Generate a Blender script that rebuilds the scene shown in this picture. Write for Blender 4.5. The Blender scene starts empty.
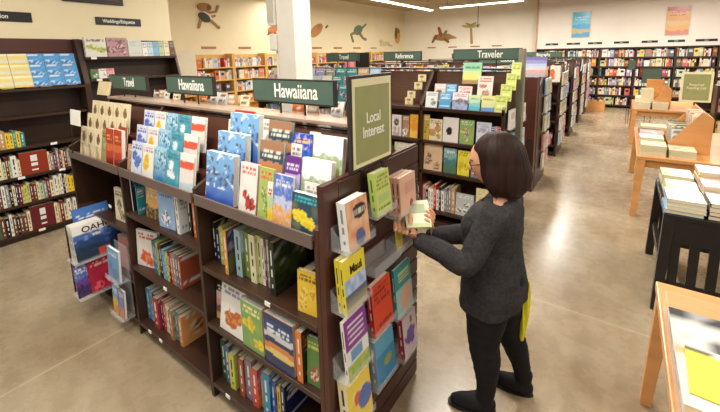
import bpy, bmesh, math, random
from mathutils import Vector, Matrix, Euler, noise
PI = math.pi
SC = bpy.context.scene
COL = SC.collection
rnd = random.Random(7)

# ------------------------------------------------------------------ camera
cd = bpy.data.cameras.new('camera'); cam = bpy.data.objects.new('camera', cd); COL.objects.link(cam)
Rx = Vector((0.81638, 0.57717, -0.02003)); Dn = Vector((0.07773, -0.14418, -0.98649)); Fw = Vector((-0.57226, 0.8038, -0.16258))
cam.matrix_world = Matrix(((Rx.x, -Dn.x, -Fw.x, 0), (Rx.y, -Dn.y, -Fw.y, 0), (Rx.z, -Dn.z, -Fw.z, 2.0), (0, 0, 0, 1)))
cd.sensor_width = 36; cd.lens = 372.2 / 720 * 36
cd.shift_x = 0.0; cd.shift_y = -(206 - 115.36) / 720
cd.clip_start = 0.05; cd.clip_end = 100
SC.camera = cam

# ------------------------------------------------------------------ world, exposure
w = bpy.data.worlds.new('world'); SC.world = w; w.use_nodes = True
w.node_tree.nodes['Background'].inputs[0].default_value = (1.0, 0.94, 0.86, 1)
w.node_tree.nodes['Background'].inputs[1].default_value = 0.62
SC.view_settings.view_transform = 'Standard'; SC.view_settings.look = 'None'
SC.view_settings.exposure = -0.30; SC.view_settings.gamma = 1; SC.view_settings.use_curve_mapping = False

def area(name, loc, sx, sy, power, color=(1, 0.95, 0.87), rot=(0, 0, 0), parent=None):
    l = bpy.data.lights.new(name, 'AREA'); l.shape = 'RECTANGLE'; l.size = sx; l.size_y = sy
    l.energy = power; l.color = color
    o = bpy.data.objects.new(name, l); COL.objects.link(o); o.location = loc; o.rotation_euler = rot
    if parent: o.parent = parent
    return o

# ------------------------------------------------------------------ helpers
def lin(c):
    if isinstance(c, str):
        c = c.lstrip('#'); c = [int(c[i:i+2], 16) for i in (0, 2, 4)]
    return tuple(((v/255)/12.92 if v/255 <= 0.04045 else ((v/255+0.055)/1.055)**2.4) for v in c[:3])

MATS = {}
def mat(name, color, rough=0.5, var=0.06, scale=8.0, metallic=0.0, bump=0.0, coat=0.0, stretch=None, spec=0.5):
    if name in MATS: return MATS[name]
    m = bpy.data.materials.new(name); m.use_nodes = True; nt = m.node_tree
    b = nt.nodes['Principled BSDF']; c = lin(color)
    tc = nt.nodes.new('ShaderNodeTexCoord'); mp = nt.nodes.new('ShaderNodeMapping')
    if stretch: mp.inputs['Scale'].default_value = stretch
    nz = nt.nodes.new('ShaderNodeTexNoise'); nz.inputs['Scale'].default_value = scale; nz.inputs['Detail'].default_value = 5
    nt.links.new(tc.outputs['Object'], mp.inputs[0]); nt.links.new(mp.outputs[0], nz.inputs['Vector'])
    r = nt.nodes.new('ShaderNodeValToRGB'); r.color_ramp.elements[0].position = 0.3; r.color_ramp.elements[1].position = 0.7
    r.color_ramp.elements[0].color = tuple(max(0, v*(1-var)) for v in c) + (1,)
    r.color_ramp.elements[1].color = tuple(min(1, v*(1+var)) for v in c) + (1,)
    nt.links.new(nz.outputs['Fac'], r.inputs[0]); nt.links.new(r.outputs[0], b.inputs['Base Color'])
    b.inputs['Roughness'].default_value = rough; b.inputs['Metallic'].default_value = metallic
    b.inputs['Coat Weight'].default_value = coat; b.inputs['Coat Roughness'].default_value = 0.15
    b.inputs['Specular IOR Level'].default_value = spec
    if bump:
        bp = nt.nodes.new('ShaderNodeBump'); bp.inputs['Strength'].default_value = bump; bp.inputs['Distance'].default_value = 0.01
        nt.links.new(nz.outputs['Fac'], bp.inputs['Height']); nt.links.new(bp.outputs[0], b.inputs['Normal'])
    MATS[name] = m; return m

def attr_mat(name, rough, coat=0.0):
    m = bpy.data.materials.new(name); m.use_nodes = True; nt = m.node_tree; b = nt.nodes['Principled BSDF']
    a = nt.nodes.new('ShaderNodeAttribute'); a.attribute_name = 'Col'
    tc = nt.nodes.new('ShaderNodeTexCoord'); nz = nt.nodes.new('ShaderNodeTexNoise'); nz.inputs['Scale'].default_value = 60
    mx = nt.nodes.new('ShaderNodeMix'); mx.data_type = 'RGBA'; mx.blend_type = 'MULTIPLY'; mx.inputs[0].default_value = 0.12
    nt.links.new(tc.outputs['Object'], nz.inputs['Vector'])
    nt.links.new(a.outputs['Color'], mx.inputs[6]); nt.links.new(nz.outputs['Fac'], mx.inputs[7]); nt.links.new(mx.outputs[2], b.inputs['Base Color'])
    b.inputs['Roughness'].default_value = rough; b.inputs['Coat Weight'].default_value = coat; b.inputs['Coat Roughness'].default_value = 0.2
    MATS[name] = m; return m
PRINT = attr_mat('printed_paper', 0.38, 0.25)
PAINT = attr_mat('painted_board', 0.6)

def emis(name, color, strength):
    m = bpy.data.materials.new(name); m.use_nodes = True; b = m.node_tree.nodes['Principled BSDF']
    b.inputs['Base Color'].default_value = (1, 1, 1, 1); b.inputs['Emission Color'].default_value = lin(color) + (1,)
    b.inputs['Emission Strength'].default_value = strength; MATS[name] = m; return m

def acrylic():
    m = bpy.data.materials.new('clear_acrylic'); m.use_nodes = True; nt = m.node_tree
    b = nt.nodes['Principled BSDF']; out = nt.nodes['Material Output']
    b.inputs['Base Color'].default_value = (0.85, 0.88, 0.9, 1); b.inputs['Roughness'].default_value = 0.08
    t = nt.nodes.new('ShaderNodeBsdfTransparent'); mx = nt.nodes.new('ShaderNodeMixShader')
    fr = nt.nodes.new('ShaderNodeLayerWeight'); fr.inputs['Blend'].default_value = 0.35
    mr = nt.nodes.new('ShaderNodeMapRange'); mr.inputs['To Min'].default_value = 0.03; mr.inputs['To Max'].default_value = 0.28
    nt.links.new(fr.outputs['Facing'], mr.inputs['Value']); nt.links.new(mr.outputs[0], mx.inputs[0])
    nt.links.new(t.outputs[0], mx.inputs[1]); nt.links.new(b.outputs[0], mx.inputs[2]); nt.links.new(mx.outputs[0], out.inputs[0])
    return m
ACR = acrylic()
WOODD = mat('dark_cherry_laminate', '#3a2418', 0.38, 0.22, 6, stretch=(1, 1, 0.12))
WOODM = mat('red_brown_laminate', '#4c261b', 0.4, 0.18, 6, stretch=(1, 0.15, 1))
SLAT = mat('slatwall_brown', '#3d1f16', 0.42, 0.2, 5, stretch=(1, 0.2, 4))
CAPM = mat('glossy_top_laminate', '#b09684', 0.28, 0.1, 5, coat=0.5)  # pale base colour carries the reflection along the ridge cap
OAK = mat('honey_maple', '#da9c5e', 0.38, 0.12, 5, stretch=(0.3, 3, 3), coat=0.2)
PALEOAK = mat('pale_children_wood', '#dcae62', 0.5, 0.08, 5)
BLACKW = mat('black_painted_wood', '#1b1817', 0.4, 0.1, 10)
CREAMW = mat('cream_wall_paint', '#eedfba', 0.75, 0.03, 1.5)
WHITEW = mat('off_white_wall_paint', '#f4eade', 0.75, 0.03, 1.5)
CEILM = mat('ceiling_paint', '#b9a98a', 0.8, 0.08, 1.2)
WHITEP = mat('white_painted_steel', '#ece6d8', 0.5, 0.04, 6)
PAGES = mat('paper_pages', '#efe8d8', 0.7, 0.06, 90, stretch=(1, 8, 1))
GREENS = mat('green_sign_board', '#4b6254', 0.5, 0.05, 8)
OLIVE = mat('olive_sign_board', '#969862', 0.5, 0.06, 12)
FRAMED = mat('dark_sign_frame', '#2a2420', 0.45, 0.1, 10)
CREAMF = mat('cream_sign_border', '#e4dcb0', 0.5, 0.04, 10)
LETTER = mat('white_lettering', '#f3f1e6', 0.5, 0.02, 10)
METAL = mat('dark_metal_pole', '#3b3633', 0.35, 0.05, 10, metallic=0.7)
TAGM = mat('white_shelf_tag', '#f4f0e6', 0.5, 0.03, 30)

class MB:
    """collects shapes, each face with its own printed colour"""
    def __init__(s): s.v = []; s.f = []; s.c = []; s.m = []
    def add(s, vs, fs, col=(1, 1, 1), mi=0):
        o = len(s.v); s.v += [tuple(v) for v in vs]; s.f += [tuple(i + o for i in f) for f in fs]
        s.c += [col] * len(fs) if not isinstance(col, list) else col; s.m += [mi] * len(fs); return s
    def box(s, x0, x1, y0, y1, z0, z1, col=(1, 1, 1), mi=0, M=None):
        vs = [Vector((x, y, z)) for x in (x0, x1) for y in (y0, y1) for z in (z0, z1)]
        if M: vs = [M @ v for v in vs]
        return s.add(vs, [(0, 1, 3, 2), (4, 6, 7, 5), (0, 4, 5, 1), (2, 3, 7, 6), (0, 2, 6, 4), (1, 5, 7, 3)], col, mi)
    def prism(s, poly, a, b, axis='x', col=(1, 1, 1), mi=0):
        n = len(poly)
        def P(p, t): return (t, p[0], p[1]) if axis == 'x' else ((p[0], t, p[1]) if axis == 'y' else (p[0], p[1], t))
        vs = [P(p, a) for p in poly] + [P(p, b) for p in poly]
        return s.add(vs, [tuple(range(n))[::-1], tuple(range(n, 2*n))] + [(i, (i+1) % n, n+(i+1) % n, n+i) for i in range(n)], col, mi)
    def tube(s, p, q, r0, r1=None, n=12, col=(1, 1, 1), mi=0):
        r1 = r0 if r1 is None else r1; p = Vector(p); q = Vector(q); t = (q-p).normalized()
        a = t.orthogonal().normalized(); b = t.cross(a)
        vs = [p + (a*math.cos(2*PI*i/n) + b*math.sin(2*PI*i/n))*r0 for i in range(n)] + [q + (a*math.cos(2*PI*i/n) + b*math.sin(2*PI*i/n))*r1 for i in range(n)]
        return s.add(vs, [tuple(range(n))[::-1], tuple(range(n, 2*n))] + [(i, (i+1) % n, n+(i+1) % n, n+i) for i in range(n)], col, mi)
    def mesh(s, name, mats):
        me = bpy.data.meshes.new(name); me.from_pydata(s.v, [], s.f); me.update()
        for m in (mats if isinstance(mats, (list, tuple)) else [mats]): me.materials.append(m)
        me.polygons.foreach_set('material_index', s.m)
        at = me.color_attributes.new('Col', 'FLOAT_COLOR', 'CORNER'); buf = []
        for p in me.polygons:
            c = s.c[p.index]
            if isinstance(c[0], tuple):
                for q in c: buf += list(q) + [1.0]
            else: buf += (list(c) + [1.0]) * p.loop_total
        at.data.foreach_set('color', buf)
        bm = bmesh.new(); bm.from_mesh(me); bmesh.ops.recalc_face_normals(bm, faces=bm.faces); bm.to_mesh(me); bm.free()
        return me
    def obj(s, name, mats, parent=None, bevel=0.0):
        o = bpy.data.objects.new(name, s.mesh(name, mats)); COL.objects.link(o)
        if parent: o.parent = parent
        if bevel:
            b = o.modifiers.new('bevel', 'BEVEL'); b.width = bevel; b.segments = 2; b.limit_method = 'ANGLE'
        return o

def tag(o, label=None, cat=None, group=None, kind=None):
    if label: o['label'] = label
    if cat: o['category'] = cat
    if group: o['group'] = group
    if kind: o['kind'] = kind
    return o
def thing(name, label, cat, loc=(0, 0, 0), rot=(0, 0, 0), group=None):
    o = bpy.data.objects.new(name, None); COL.objects.link(o); o.empty_display_size = 0.1
    o.location = loc; o.rotation_euler = rot; return tag(o, label, cat, group)
def struct(name, mb, m): return tag(mb.obj(name, m), kind='structure')
def dup(root, loc=None, rot=None, label=None, group=None):
    r = root.copy(); COL.objects.link(r)
    if loc is not None: r.location = loc
    if rot is not None: r.rotation_euler = rot
    if label: r['label'] = label
    if group: r['group'] = group
    for ch in list(root.children):
        c = ch.copy(); COL.objects.link(c); c.parent = r
        for g in list(ch.children):
            d = g.copy(); COL.objects.link(d); d.parent = c
    return r
def text_obj(s, size, m, parent, loc, rot, sx=1.0, name='lettering', align='CENTER', ext=0.0012):
    cu = bpy.data.curves.new('t', 'FONT'); cu.body = s; cu.size = size; cu.align_x = align; cu.align_y = 'CENTER'; cu.extrude = ext
    cu.space_line = 0.9; cu.offset = size * 0.012
    to = bpy.data.objects.new('t', cu); COL.objects.link(to); bpy.context.view_layer.update()
    me = bpy.data.meshes.new_from_object(to.evaluated_get(bpy.context.evaluated_depsgraph_get()))
    bpy.data.objects.remove(to); me.materials.clear(); me.materials.append(m)
    o = bpy.data.objects.new(name, me); COL.objects.link(o); o.parent = parent
    o.location = loc; o.rotation_euler = rot; o.scale = (sx, 1, 1); return o

ORD = ['first', 'second', 'third', 'fourth', 'fifth', 'sixth', 'seventh', 'eighth', 'ninth', 'tenth', 'eleventh', 'twelfth', 'thirteenth', 'fourteenth', 'fifteenth', 'sixteenth', 'seventeenth', 'eighteenth', 'nineteenth', 'twentieth']
def ordn(i): return ORD[i] if i < 20 else ('twenty-' + ORD[i-20] if i < 29 else ('thirtieth' if i == 29 else 'thirty-' + ORD[i-30]))

PAL = {'white': '#f2efe6', 'cream': '#efe0b8', 'black': '#1b1a1c', 'dark red': '#7c1a1e', 'red': '#cc2a22', 'orange': '#e2762a', 'yellow': '#f1cf3a',
       'lime green': '#c3d35a', 'green': '#3d7a42', 'dark green': '#24452f', 'teal': '#2f8f94', 'sky blue': '#7fb8dd', 'blue': '#2f62b0', 'navy': '#1f2b5e',
       'purple': '#5d3285', 'lavender': '#a9a3d4', 'pink': '#e7a6a8', 'brown': '#6f4427', 'tan': '#c69a66', 'grey': '#8d8f92', 'pale green': '#bcd2a0', 'pale blue': '#c3dcec'}
def pc(n): return lin(PAL.get(n, n)) if isinstance(n, str) else n

# ------------------------------------------------------------------ cover art: functions (u,v in 0..1, v up) -> colour
GL = {'A': ['010', '101', '111', '101', '101'], 'E': ['111', '100', '110', '100', '111'], 'H': ['101', '101', '111', '101', '101'], 'I': ['1', '1', '1', '1', '1'],
      'L': ['100', '100', '100', '100', '111'], 'M': ['10001', '11011', '10101', '10001', '10001'], 'O': ['111', '101', '101', '101', '111'], 'S': ['111', '100', '111', '001', '111'],
      'T': ['111', '010', '010', '010', '010'], 'U': ['101', '101', '101', '101', '111'], 'W': ['10001', '10001', '10101', '11011', '10001'], 'R': ['110', '101', '110', '101', '101'], 'N': ['1001', '1101', '1011', '1001', '1001']}
def word(s):
    rows = [''] * 5
    for ch in s:
        for r in range(5): rows[r] += GL[ch][r] + '0'
    return rows
def lerp(a, b, t): return tuple(a[i] + (b[i]-a[i])*t for i in range(3))
def art(kind, cols, seed=0, txt=None, title=None):
    cs = [pc(c) for c in cols]; r = random.Random(seed); off = Vector((r.random()*50, r.random()*50, 0))
    W = word(txt) if txt else None
    blobs = [(r.uniform(.2, .8), r.uniform(.15, .6), r.uniform(.12, .3), r.uniform(.08, .2)) for _ in range(3)]
    def speck(u, v, v0, v1, n):           # lines of type
        if not (v0 < v < v1) or not .1 < u < .9: return False
        k = (v-v0)/(v1-v0)*n
        return (k % 1) > .42 and noise.noise(Vector((u*14, int(k)*7.3, seed))) > -.12
    def f(u, v):
        n = noise.noise(Vector((u*3.2, v*4, 0)) + off); n2 = noise.noise(Vector((u*9, v*11, 3)) + off)
        if W:
            tu0, tu1, tv0, tv1 = title or (.08, .92, .72, .9)
            if tu0 < u < tu1 and tv0 < v < tv1:
                cx = int((u-tu0)/(tu1-tu0)*len(W[0])); cy = int((tv1-v)/(tv1-tv0)*5)
                if W[min(cy, 4)][min(cx, len(W[0])-1)] == '1': return cs[-1]
                if kind != 'scene': return cs[0]
        if kind == 'scene':               # sky, ridge, foreground, title ink
            if not W and speck(u, v, .74, .9, 2): return cs[3]
            hr = .5 + .16*n
            if v > hr + .06: return lerp(cs[0], (1, 1, 1), max(0, min(.5, n2)))
            if v > hr - .12: return lerp(cs[1], cs[0], max(0, n2))
            return lerp(cs[2], cs[1], max(0, min(.6, n2 + .2)))
        if kind == 'blob':                # ground, figure, figure shade, ink
            for (bx, by, ax, ay) in blobs:
                if ((u-bx)/ax)**2 + ((v-by)/ay)**2 < 1 + .8*n2: return cs[1] if n2 > -.05 else cs[2]
            if not W and speck(u, v, .74, .92, 2): return cs[3]
            return lerp(cs[0], cs[1], max(0, n)*.25)
        if kind == 'type':                # ground, ink
            if speck(u, v, .55, .92, 4) or speck(u, v, .08, .2, 1): return cs[1]
            if len(cs) > 2 and .28 < v < .46 and .15 < u < .85: return cs[2]
            return cs[0]
        if kind == 'bands':
            if speck(u, v, .66, .82, 2): return cs[-1]
            k = int((1-v) * (len(cs)-1) + .35*n); return cs[max(0, min(len(cs)-2, k))]
        if kind == 'swim':                # blue ground with pale streaks and fish like darts
            d = math.sin((u*1.2+v)*9 + n*5)
            base = lerp(cs[0], cs[1], max(0, min(1, 1-v*1.3+.2*n)))
            if .35 < v < .9 and n2 > .18: return cs[2]
            if d > .93 and v > .3: return cs[3]
            return base
        if kind == 'portrait':            # cream ground, dark oval head
            if ((u-.5)/.26)**2 + ((v-.66)/.17)**2 < 1: return cs[1] if n2 < .15 else cs[2]
            if v < .42 and abs(u-.5) < .36: return cs[2] if n > -.1 else cs[0]
            return cs[0]
        return cs[0]
    return f

def cover_mb(w, h, t, af, spine, nu=14, nv=20, back=None, spine_ink=None):
    mb = MB(); b = 0.0022
    if nu >= 10: nu = int(nu*1.4); nv = int(nv*1.4)
    vs = [((i/nu)*w, 0, (j/nv)*h) for j in range(nv+1) for i in range(nu+1)]
    fs = []; cs = []; V = [[tuple(af(min(.999, max(.001, i/nu)), min(.999, max(.001, j/nv)))) for i in range(nu+1)] for j in range(nv+1)]
    for j in range(nv):
        for i in range(nu):
            fs.append((j*(nu+1)+i, j*(nu+1)+i+1, (j+1)*(nu+1)+i+1, (j+1)*(nu+1)+i)); cs.append((V[j][i], V[j][i+1], V[j+1][i+1], V[j+1][i]))
    sp = pc(spine); bk = pc(back) if back else sp
    mb.add(vs, fs, cs)
    # inner side and rims of the front board
    mb.add([(0, b, 0), (w, b, 0), (w, b, h), (0, b, h), (0, 0, 0), (w, 0, 0), (w, 0, h), (0, 0, h)],
           [(0, 1, 2, 3), (4, 5, 1, 0), (5, 6, 2, 1), (6, 7, 3, 2)], sp)
    mb.box(0, w, t-b, t, 0, h, bk)
    ink = pc(spine_ink) if spine_ink else (pc('white') if sum(sp) < 1.2 else pc('black')); ns = 14
    for j in range(ns):
        z0, z1 = h*j/ns, h*(j+1)/ns
        mb.box(-0.0006, b, 0.0003, t-0.0003, z0, z1, sp)
        if t > 0.012 and j in (2, 5, 6, 8, 9, 10, 11): mb.add([(-.0012, t*.38, z0), (-.0012, t*.62, z0), (-.0012, t*.62, z1), (-.0012, t*.38, z1)], [(0, 1, 2, 3)], ink)
    return mb
def pages_mb(w, h, t):
    e = 0.003; return MB().box(0.0025, w-e, 0.0024, t-0.0024, e*.6, h-e, (1, 1, 1))

LABELS = set()
NB = [0]
def book(label, loc, rotz, w, h, t, af, spine, tilt=0.0, group=None, nu=14, nv=20, small=False, roll=0.0, back=None, name='book', ink=None):
    """front cover faces local -y; spine on local x = 0"""
    if label in LABELS: print('DUPLICATE LABEL', label)
    LABELS.add(label); NB[0] += 1
    cm = cover_mb(w, h, t, af, spine, nu, nv, back=back, spine_ink=ink)
    rot = (-tilt, roll, rotz)
    if small:
        p = pages_mb(w, h, t); o = len(cm.v); cm.v += p.v; cm.f += [tuple(i+o for i in f) for f in p.f]; cm.c += [pc('cream')]*len(p.f); cm.m += [0]*len(p.f)
        ob = cm.obj(name, PRINT); ob.location = loc; ob.rotation_euler = rot
        return tag(ob, label, 'book', group)
    r = thing(name, label, 'book', loc, rot, group)
    cm.obj('cover', PRINT, r); pages_mb(w, h, t).obj('page_block', PAGES, r); return r
def again(src, loc, label, rot=None):
    if label in LABELS: print('DUPLICATE LABEL', label)
    LABELS.add(label); NB[0] += 1
    return dup(src, loc, rot, label)

# ------------------------------------------------------------------ structure
def floor_mat():
    m = bpy.data.materials.new('polished_concrete'); m.use_nodes = True; nt = m.node_tree; b = nt.nodes['Principled BSDF']; L = nt.links.new; N = nt.nodes.new
    tc = N('ShaderNodeTexCoord')
    n1 = N('ShaderNodeTexNoise'); n1.inputs['Scale'].default_value = 0.9; n1.inputs['Detail'].default_value = 8; n1.inputs['Roughness'].default_value = 0.62
    n2 = N('ShaderNodeTexNoise'); n2.inputs['Scale'].default_value = 7; n2.inputs['Detail'].default_value = 10; n2.inputs['Roughness'].default_value = 0.7
    L(tc.outputs['Object'], n1.inputs['Vector']); L(tc.outputs['Object'], n2.inputs['Vector'])
    r1 = N('ShaderNodeValToRGB'); e = r1.color_ramp.elements
    e[0].position = 0.32; e[0].color = lin('#8a7355') + (1,); e[1].position = 0.7; e[1].color = lin('#b3a48b') + (1,)
    L(n1.outputs['Fac'], r1.inputs[0])
    mx = N('ShaderNodeMix'); mx.data_type = 'RGBA'; mx.blend_type = 'OVERLAY'; mx.inputs[0].default_value = 0.35
    L(r1.outputs[0], mx.inputs[6]); L(n2.outputs['Fac'], mx.inputs[7])
    sx = N('ShaderNodeSeparateXYZ'); L(tc.outputs['Object'], sx.inputs[0])
    def joint(out, pos, wd):
        s = N('ShaderNodeMath'); s.operation = 'SUBTRACT'; s.inputs[1].default_value = pos; L(out, s.inputs[0])
        a = N('ShaderNodeMath'); a.operation = 'ABSOLUTE'; L(s.outputs[0], a.inputs[0])
        c = N('ShaderNodeMath'); c.operation = 'LESS_THAN'; c.inputs[1].default_value = wd; L(a.outputs[0], c.inputs[0]); return c.outputs[0]
    js = [joint(sx.outputs['X'], -2.93, 0.006), joint(sx.outputs['Y'], 3.05, 0.006), joint(sx.outputs['Y'], 9.1, 0.02)]
    cur = js[0]
    for j in js[1:]:
        a = N('ShaderNodeMath'); a.operation = 'MAXIMUM'; L(cur, a.inputs[0]); L(j, a.inputs[1]); cur = a.outputs[0]
    mj = N('ShaderNodeMix'); mj.data_type = 'RGBA'; sc = N('ShaderNodeMath'); sc.operation = 'MULTIPLY'; sc.inputs[1].default_value = 0.45; L(cur, sc.inputs[0])
    L(sc.outputs[0], mj.inputs[0]); L(mx.outputs[2], mj.inputs[6]); mj.inputs[7].default_value = lin('#d9c9a6') + (1,)
    L(mj.outputs[2], b.inputs['Base Color'])
    rr = N('ShaderNodeMapRange'); rr.inputs['To Min'].default_value = 0.19; rr.inputs['To Max'].default_value = 0.36; L(n2.outputs['Fac'], rr.inputs['Value']); L(rr.outputs[0], b.inputs['Roughness'])
    return m
struct('floor', MB().box(-9.2, 4.5, -1.5, 16.5, -0.1, 0), floor_mat())
struct('ceiling', MB().box(-9.2, 4.5, 1.0, 16.5, 3.95, 4.05), CEILM)
struct('wall_left', MB().box(-5.85, -5.65, -1.5, 3.05, 0, 3.95), CREAMW)
struct('wall_alcove', MB().box(-8.9, -5.85, 2.85, 3.05, 0, 3.95), CREAMW)
struct('wall_children', MB().box(-8.9, -8.7, 3.05, 16.2, 0, 3.95), CREAMW)
struct('wall_back', MB().box(-8.7, -2.8, 16.0, 16.2, 0, 3.95), mat('pale_cream_wall_paint', '#f8f1e2', 0.75, 0.03, 1.5))
struct('wall_right', MB().box(-2.8, 4.5, 15.6, 16.2, 0, 3.95), WHITEW)
struct('added_strip_1', MB().box(-2.86, -2.8, 15.56, 15.66, 0, 3.95), mat('added_corner_strip', '#c9a078', 0.6))  # strip added where only shading would mark the wall step

# square painted column with boxes strapped to it
t = thing('support_column', 'white square support column rising behind the book islands', 'column', (-2.78, 2.78, 0))
MB().box(-.12, .12, -.12, .12, 0, 3.95).obj('shaft', WHITEP, t, 0.006)
MB().box(-.14, .14, -.14, .14, 0, .12).obj('base_trim', WOODD, t, 0.004)
t = thing('wall_speaker', 'white box speaker strapped high on the left side of the column', 'speaker', (-2.97, 2.70, 2.30))
MB().box(-.05, .06, -.06, .06, 0, .30).obj('housing', WHITEP, t, 0.01)
MB().box(-.04, .05, -.068, -.06, .03, .27).obj('grille', mat('speaker_grille', '#c9c3b4', 0.7, bump=.4, scale=80), t)
t = thing('junction_box', 'smaller white junction box on the column under the speaker', 'junction box', (-2.97, 2.70, 2.05))
MB().box(-.04, .06, -.05, .05, 0, .17).obj('box', WHITEP, t, 0.008)
MB().box(-.03, .05, -.056, -.05, .015, .155).obj('lid', mat('white_plastic', '#f0ece0', 0.4), t)
MB().tube((.015, 0, 0), (.015, 0, -.55), 0.014).obj('conduit', WHITEP, t)

# ------------------------------------------------------------------ ceiling lights
TUBE = emis('lit_tube', '#fff6df', 9.0)
def strip(x, y, L, along, label, power, z=3.62):
    t = thing('ceiling_light', label, 'ceiling light', (x, y, z), (0, 0, PI/2 if along == 'y' else 0), 'fluorescent strip lights')
    MB().prism([(-.09, 0), (.09, 0), (.05, .07), (-.05, .07)], -L/2, L/2, 'x').obj('housing', WHITEP, t)
    [MB().tube((-L/2+.03, s, -.018), (L/2-.03, s, -.018), .016, n=10).obj('tube', TUBE, t) for s in (-.045, .045)]
    [MB().tube((s, 0, .07), (s, 0, .33), .006, n=6).obj('hanger', METAL, t) for s in (-L*.4, L*.4)]
    if power: area('lamp_light', (0, 0, -.05), L, .16, power, parent=t)
strip(-6.3, 11.6, 4.4, 'y', 'long fluorescent strip light running away over the children section', 90)
strip(-4.3, 13.3, 2.9, 'x', 'fluorescent strip light crossing in front of the back wall, right of the long one', 110)
k = 0
for (x, y, p) in [(-3.0, .4, 60), (-1.2, .2, 110), (1.6, 1.5, 60), (-1.75, 4.2, 150), (-1.75, 7.8, 160), (-1.4, 12.2, 210), (-4.6, 4.6, 110), (-4.6, 8.6, 120), (2.6, 5.6, 130), (1.6, 12.4, 210), (-7.2, 7.6, 60)]:  # unseen strips, added to light the sales floor
    strip(x, y, 2.4, 'y' if x > -2.2 else 'x', 'added fluorescent strip light, out of view above the sales floor', p)
t = thing('pendant_rod', 'thin hanging rod with a small dark end cap over the back wall', 'hanging rod', (-4.95, 15.2, 3.02))
MB().tube((0, 0, 0), (0, 0, .93), .012).obj('rod', METAL, t); MB().tube((0, 0, -.06), (0, 0, 0), .035, .02).obj('end_cap', BLACKW, t)

# ------------------------------------------------------------------ signs on the walls
def wall_label(loc, wd, ht, facing, label, txt, m=BLACKW, cat='sign', group=None):
    rz = PI/2 if facing == '+x' else 0
    t = thing('section_sign', label, cat, loc, (0, 0, rz), group)
    MB().box(-wd/2, wd/2, -.012, 0, -ht/2, ht/2).obj('board', m, t, .003)
    if txt: text_obj(txt, ht*.62, LETTER, t, (0, -.0135, 0), (PI/2, 0, 0), .8)
    return t
wall_label((-5.65, 1.15, 2.49), .56, .11, '+x', 'black section sign at the left edge high on the left wall', 'Fiction')
wall_label((-5.65, 2.35, 2.495), .56, .10, '+x', 'black Weddings/Etiquette sign high on the left wall', 'Weddings/Etiquette')
t = thing('framed_board', 'dark framed board hanging at the top of the left wall above the signs', 'board', (-5.65, 2.08, 2.98), (0, 0, PI/2))
MB().box(-.34, .34, -.03, 0, -.27, .27).obj('frame', FRAMED, t, .004); MB().box(-.29, .29, -.033, -.03, -.22, .22).obj('panel', mat('board_panel', '#5b4a3c', .6), t)
BR = mat('brown_label', '#b0734c', 0.5); GR = mat('grey_label', '#a89f8c', .5)
for i, (y, wd, m, wn) in enumerate([(5.64, .42, BR, 'orange brown label'), (6.75, .42, BR, 'brown label'), (8.1, .45, GR, 'grey label'), (9.75, .5, BR, 'red brown label'), (10.9, .5, BR, 'reddish label'), (12.1, .5, BR, 'rust label'), (13.3, .45, GR, 'pale label')]):
    wall_label((-8.7, y, 2.235), wd, .06, '+x', wn + ' above the light wooden bookcases, ' + ORD[i] + ' from the left', '', m)
for i, x in enumerate([-2.3, -1.6, -.94, -.18, .58, 1.25, 1.96]):
    wall_label((x, 15.6, 2.21), .42 if i < 6 else .5, .07, '-y', 'small black category label, ' + ORD[i] + ' from the left above the back wall bookcases', 'Mystery' if i in (2, 4) else 'Fiction')
for i, x in enumerate([-7.3, -6.3, -5.3, -4.4]):
    wall_label((x, 16.0, 2.22), .4, .05, '-y', 'thin rust label, ' + ORD[i] + ' from the left on the far cream wall', '', BR)

def poster(x, z, wd, ht, af, label):
    t = thing('poster', label, 'poster', (x, 15.595, z)); nu, nv = 16, 22
    vs = [(-wd/2 + i/nu*wd, -.022, -ht/2 + j/nv*ht) for j in range(nv+1) for i in range(nu+1)]
    fs = [(j*(nu+1)+i, j*(nu+1)+i+1, (j+1)*(nu+1)+i+1, (j+1)*(nu+1)+i) for j in range(nv) for i in range(nu)]
    MB().add(vs, fs, [af((i+.5)/nu, (j+.5)/nv) for j in range(nv) for i in range(nu)]).obj('print', PRINT, t)
    MB().box(-wd/2-.02, wd/2+.02, -.02, 0, -ht/2-.02, ht/2+.02).obj('backing_board', mat('poster_board', '#d8cdb0', .6), t)
poster(-1.4, 2.87, .54, .86, art('bands', ['#3fb0de', '#4fbbe2', '#63c4e4', '#3aa9dc', '#cdb98a', '#4aa8d8', '#a9dcee'], 3), 'blue seaside poster high on the back wall')
poster(1.23, 2.83, .55, .86, art('bands', ['#c9706a', '#e8b070', '#e9a86a', '#e3c08a', '#eab26c', '#d98f80', '#d07060'], 8), 'orange and pink poster high on the back wall, the right one of the two')

# ------------------------------------------------------------------ painted wooden cut-outs above the children bookcases
def cutout(name, label, loc, facing, shapes):
    mb = MB()
    for i, s in enumerate(shapes):
        c = lin(s[-1]); yo = .012 + .0045*i
        if s[0] == 'e':
            _, cx, cz, a, b_, th, _c = s; pts = []
            for k in range(20):
                q = 2*PI*k/20; x, z = a*math.cos(q), b_*math.sin(q); pts.append((cx + x*math.cos(th)-z*math.sin(th), cz + x*math.sin(th)+z*math.cos(th)))
        else:
            _, x0, z0, x1, z1, r0, r1, _c = s; d = math.atan2(z1-z0, x1-x0)
            pts = [(x0 + r0*math.cos(d+PI/2+PI*k/7), z0 + r0*math.sin(d+PI/2+PI*k/7)) for k in range(8)] + [(x1 + r1*math.cos(d-PI/2+PI*k/7), z1 + r1*math.sin(d-PI/2+PI*k/7)) for k in range(8)]
        mb.prism([(p[0], p[1]) for p in pts], -yo, 0, 'y', c)
    o = mb.obj(name, PAINT); o.location = (loc[0] + (.004 if facing == '+x' else 0), loc[1] - (0 if facing == '+x' else .004), loc[2]); o.rotation_euler = (0, 0, PI/2 if facing == '+x' else 0); return tag(o, label, 'wall decoration')
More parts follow.
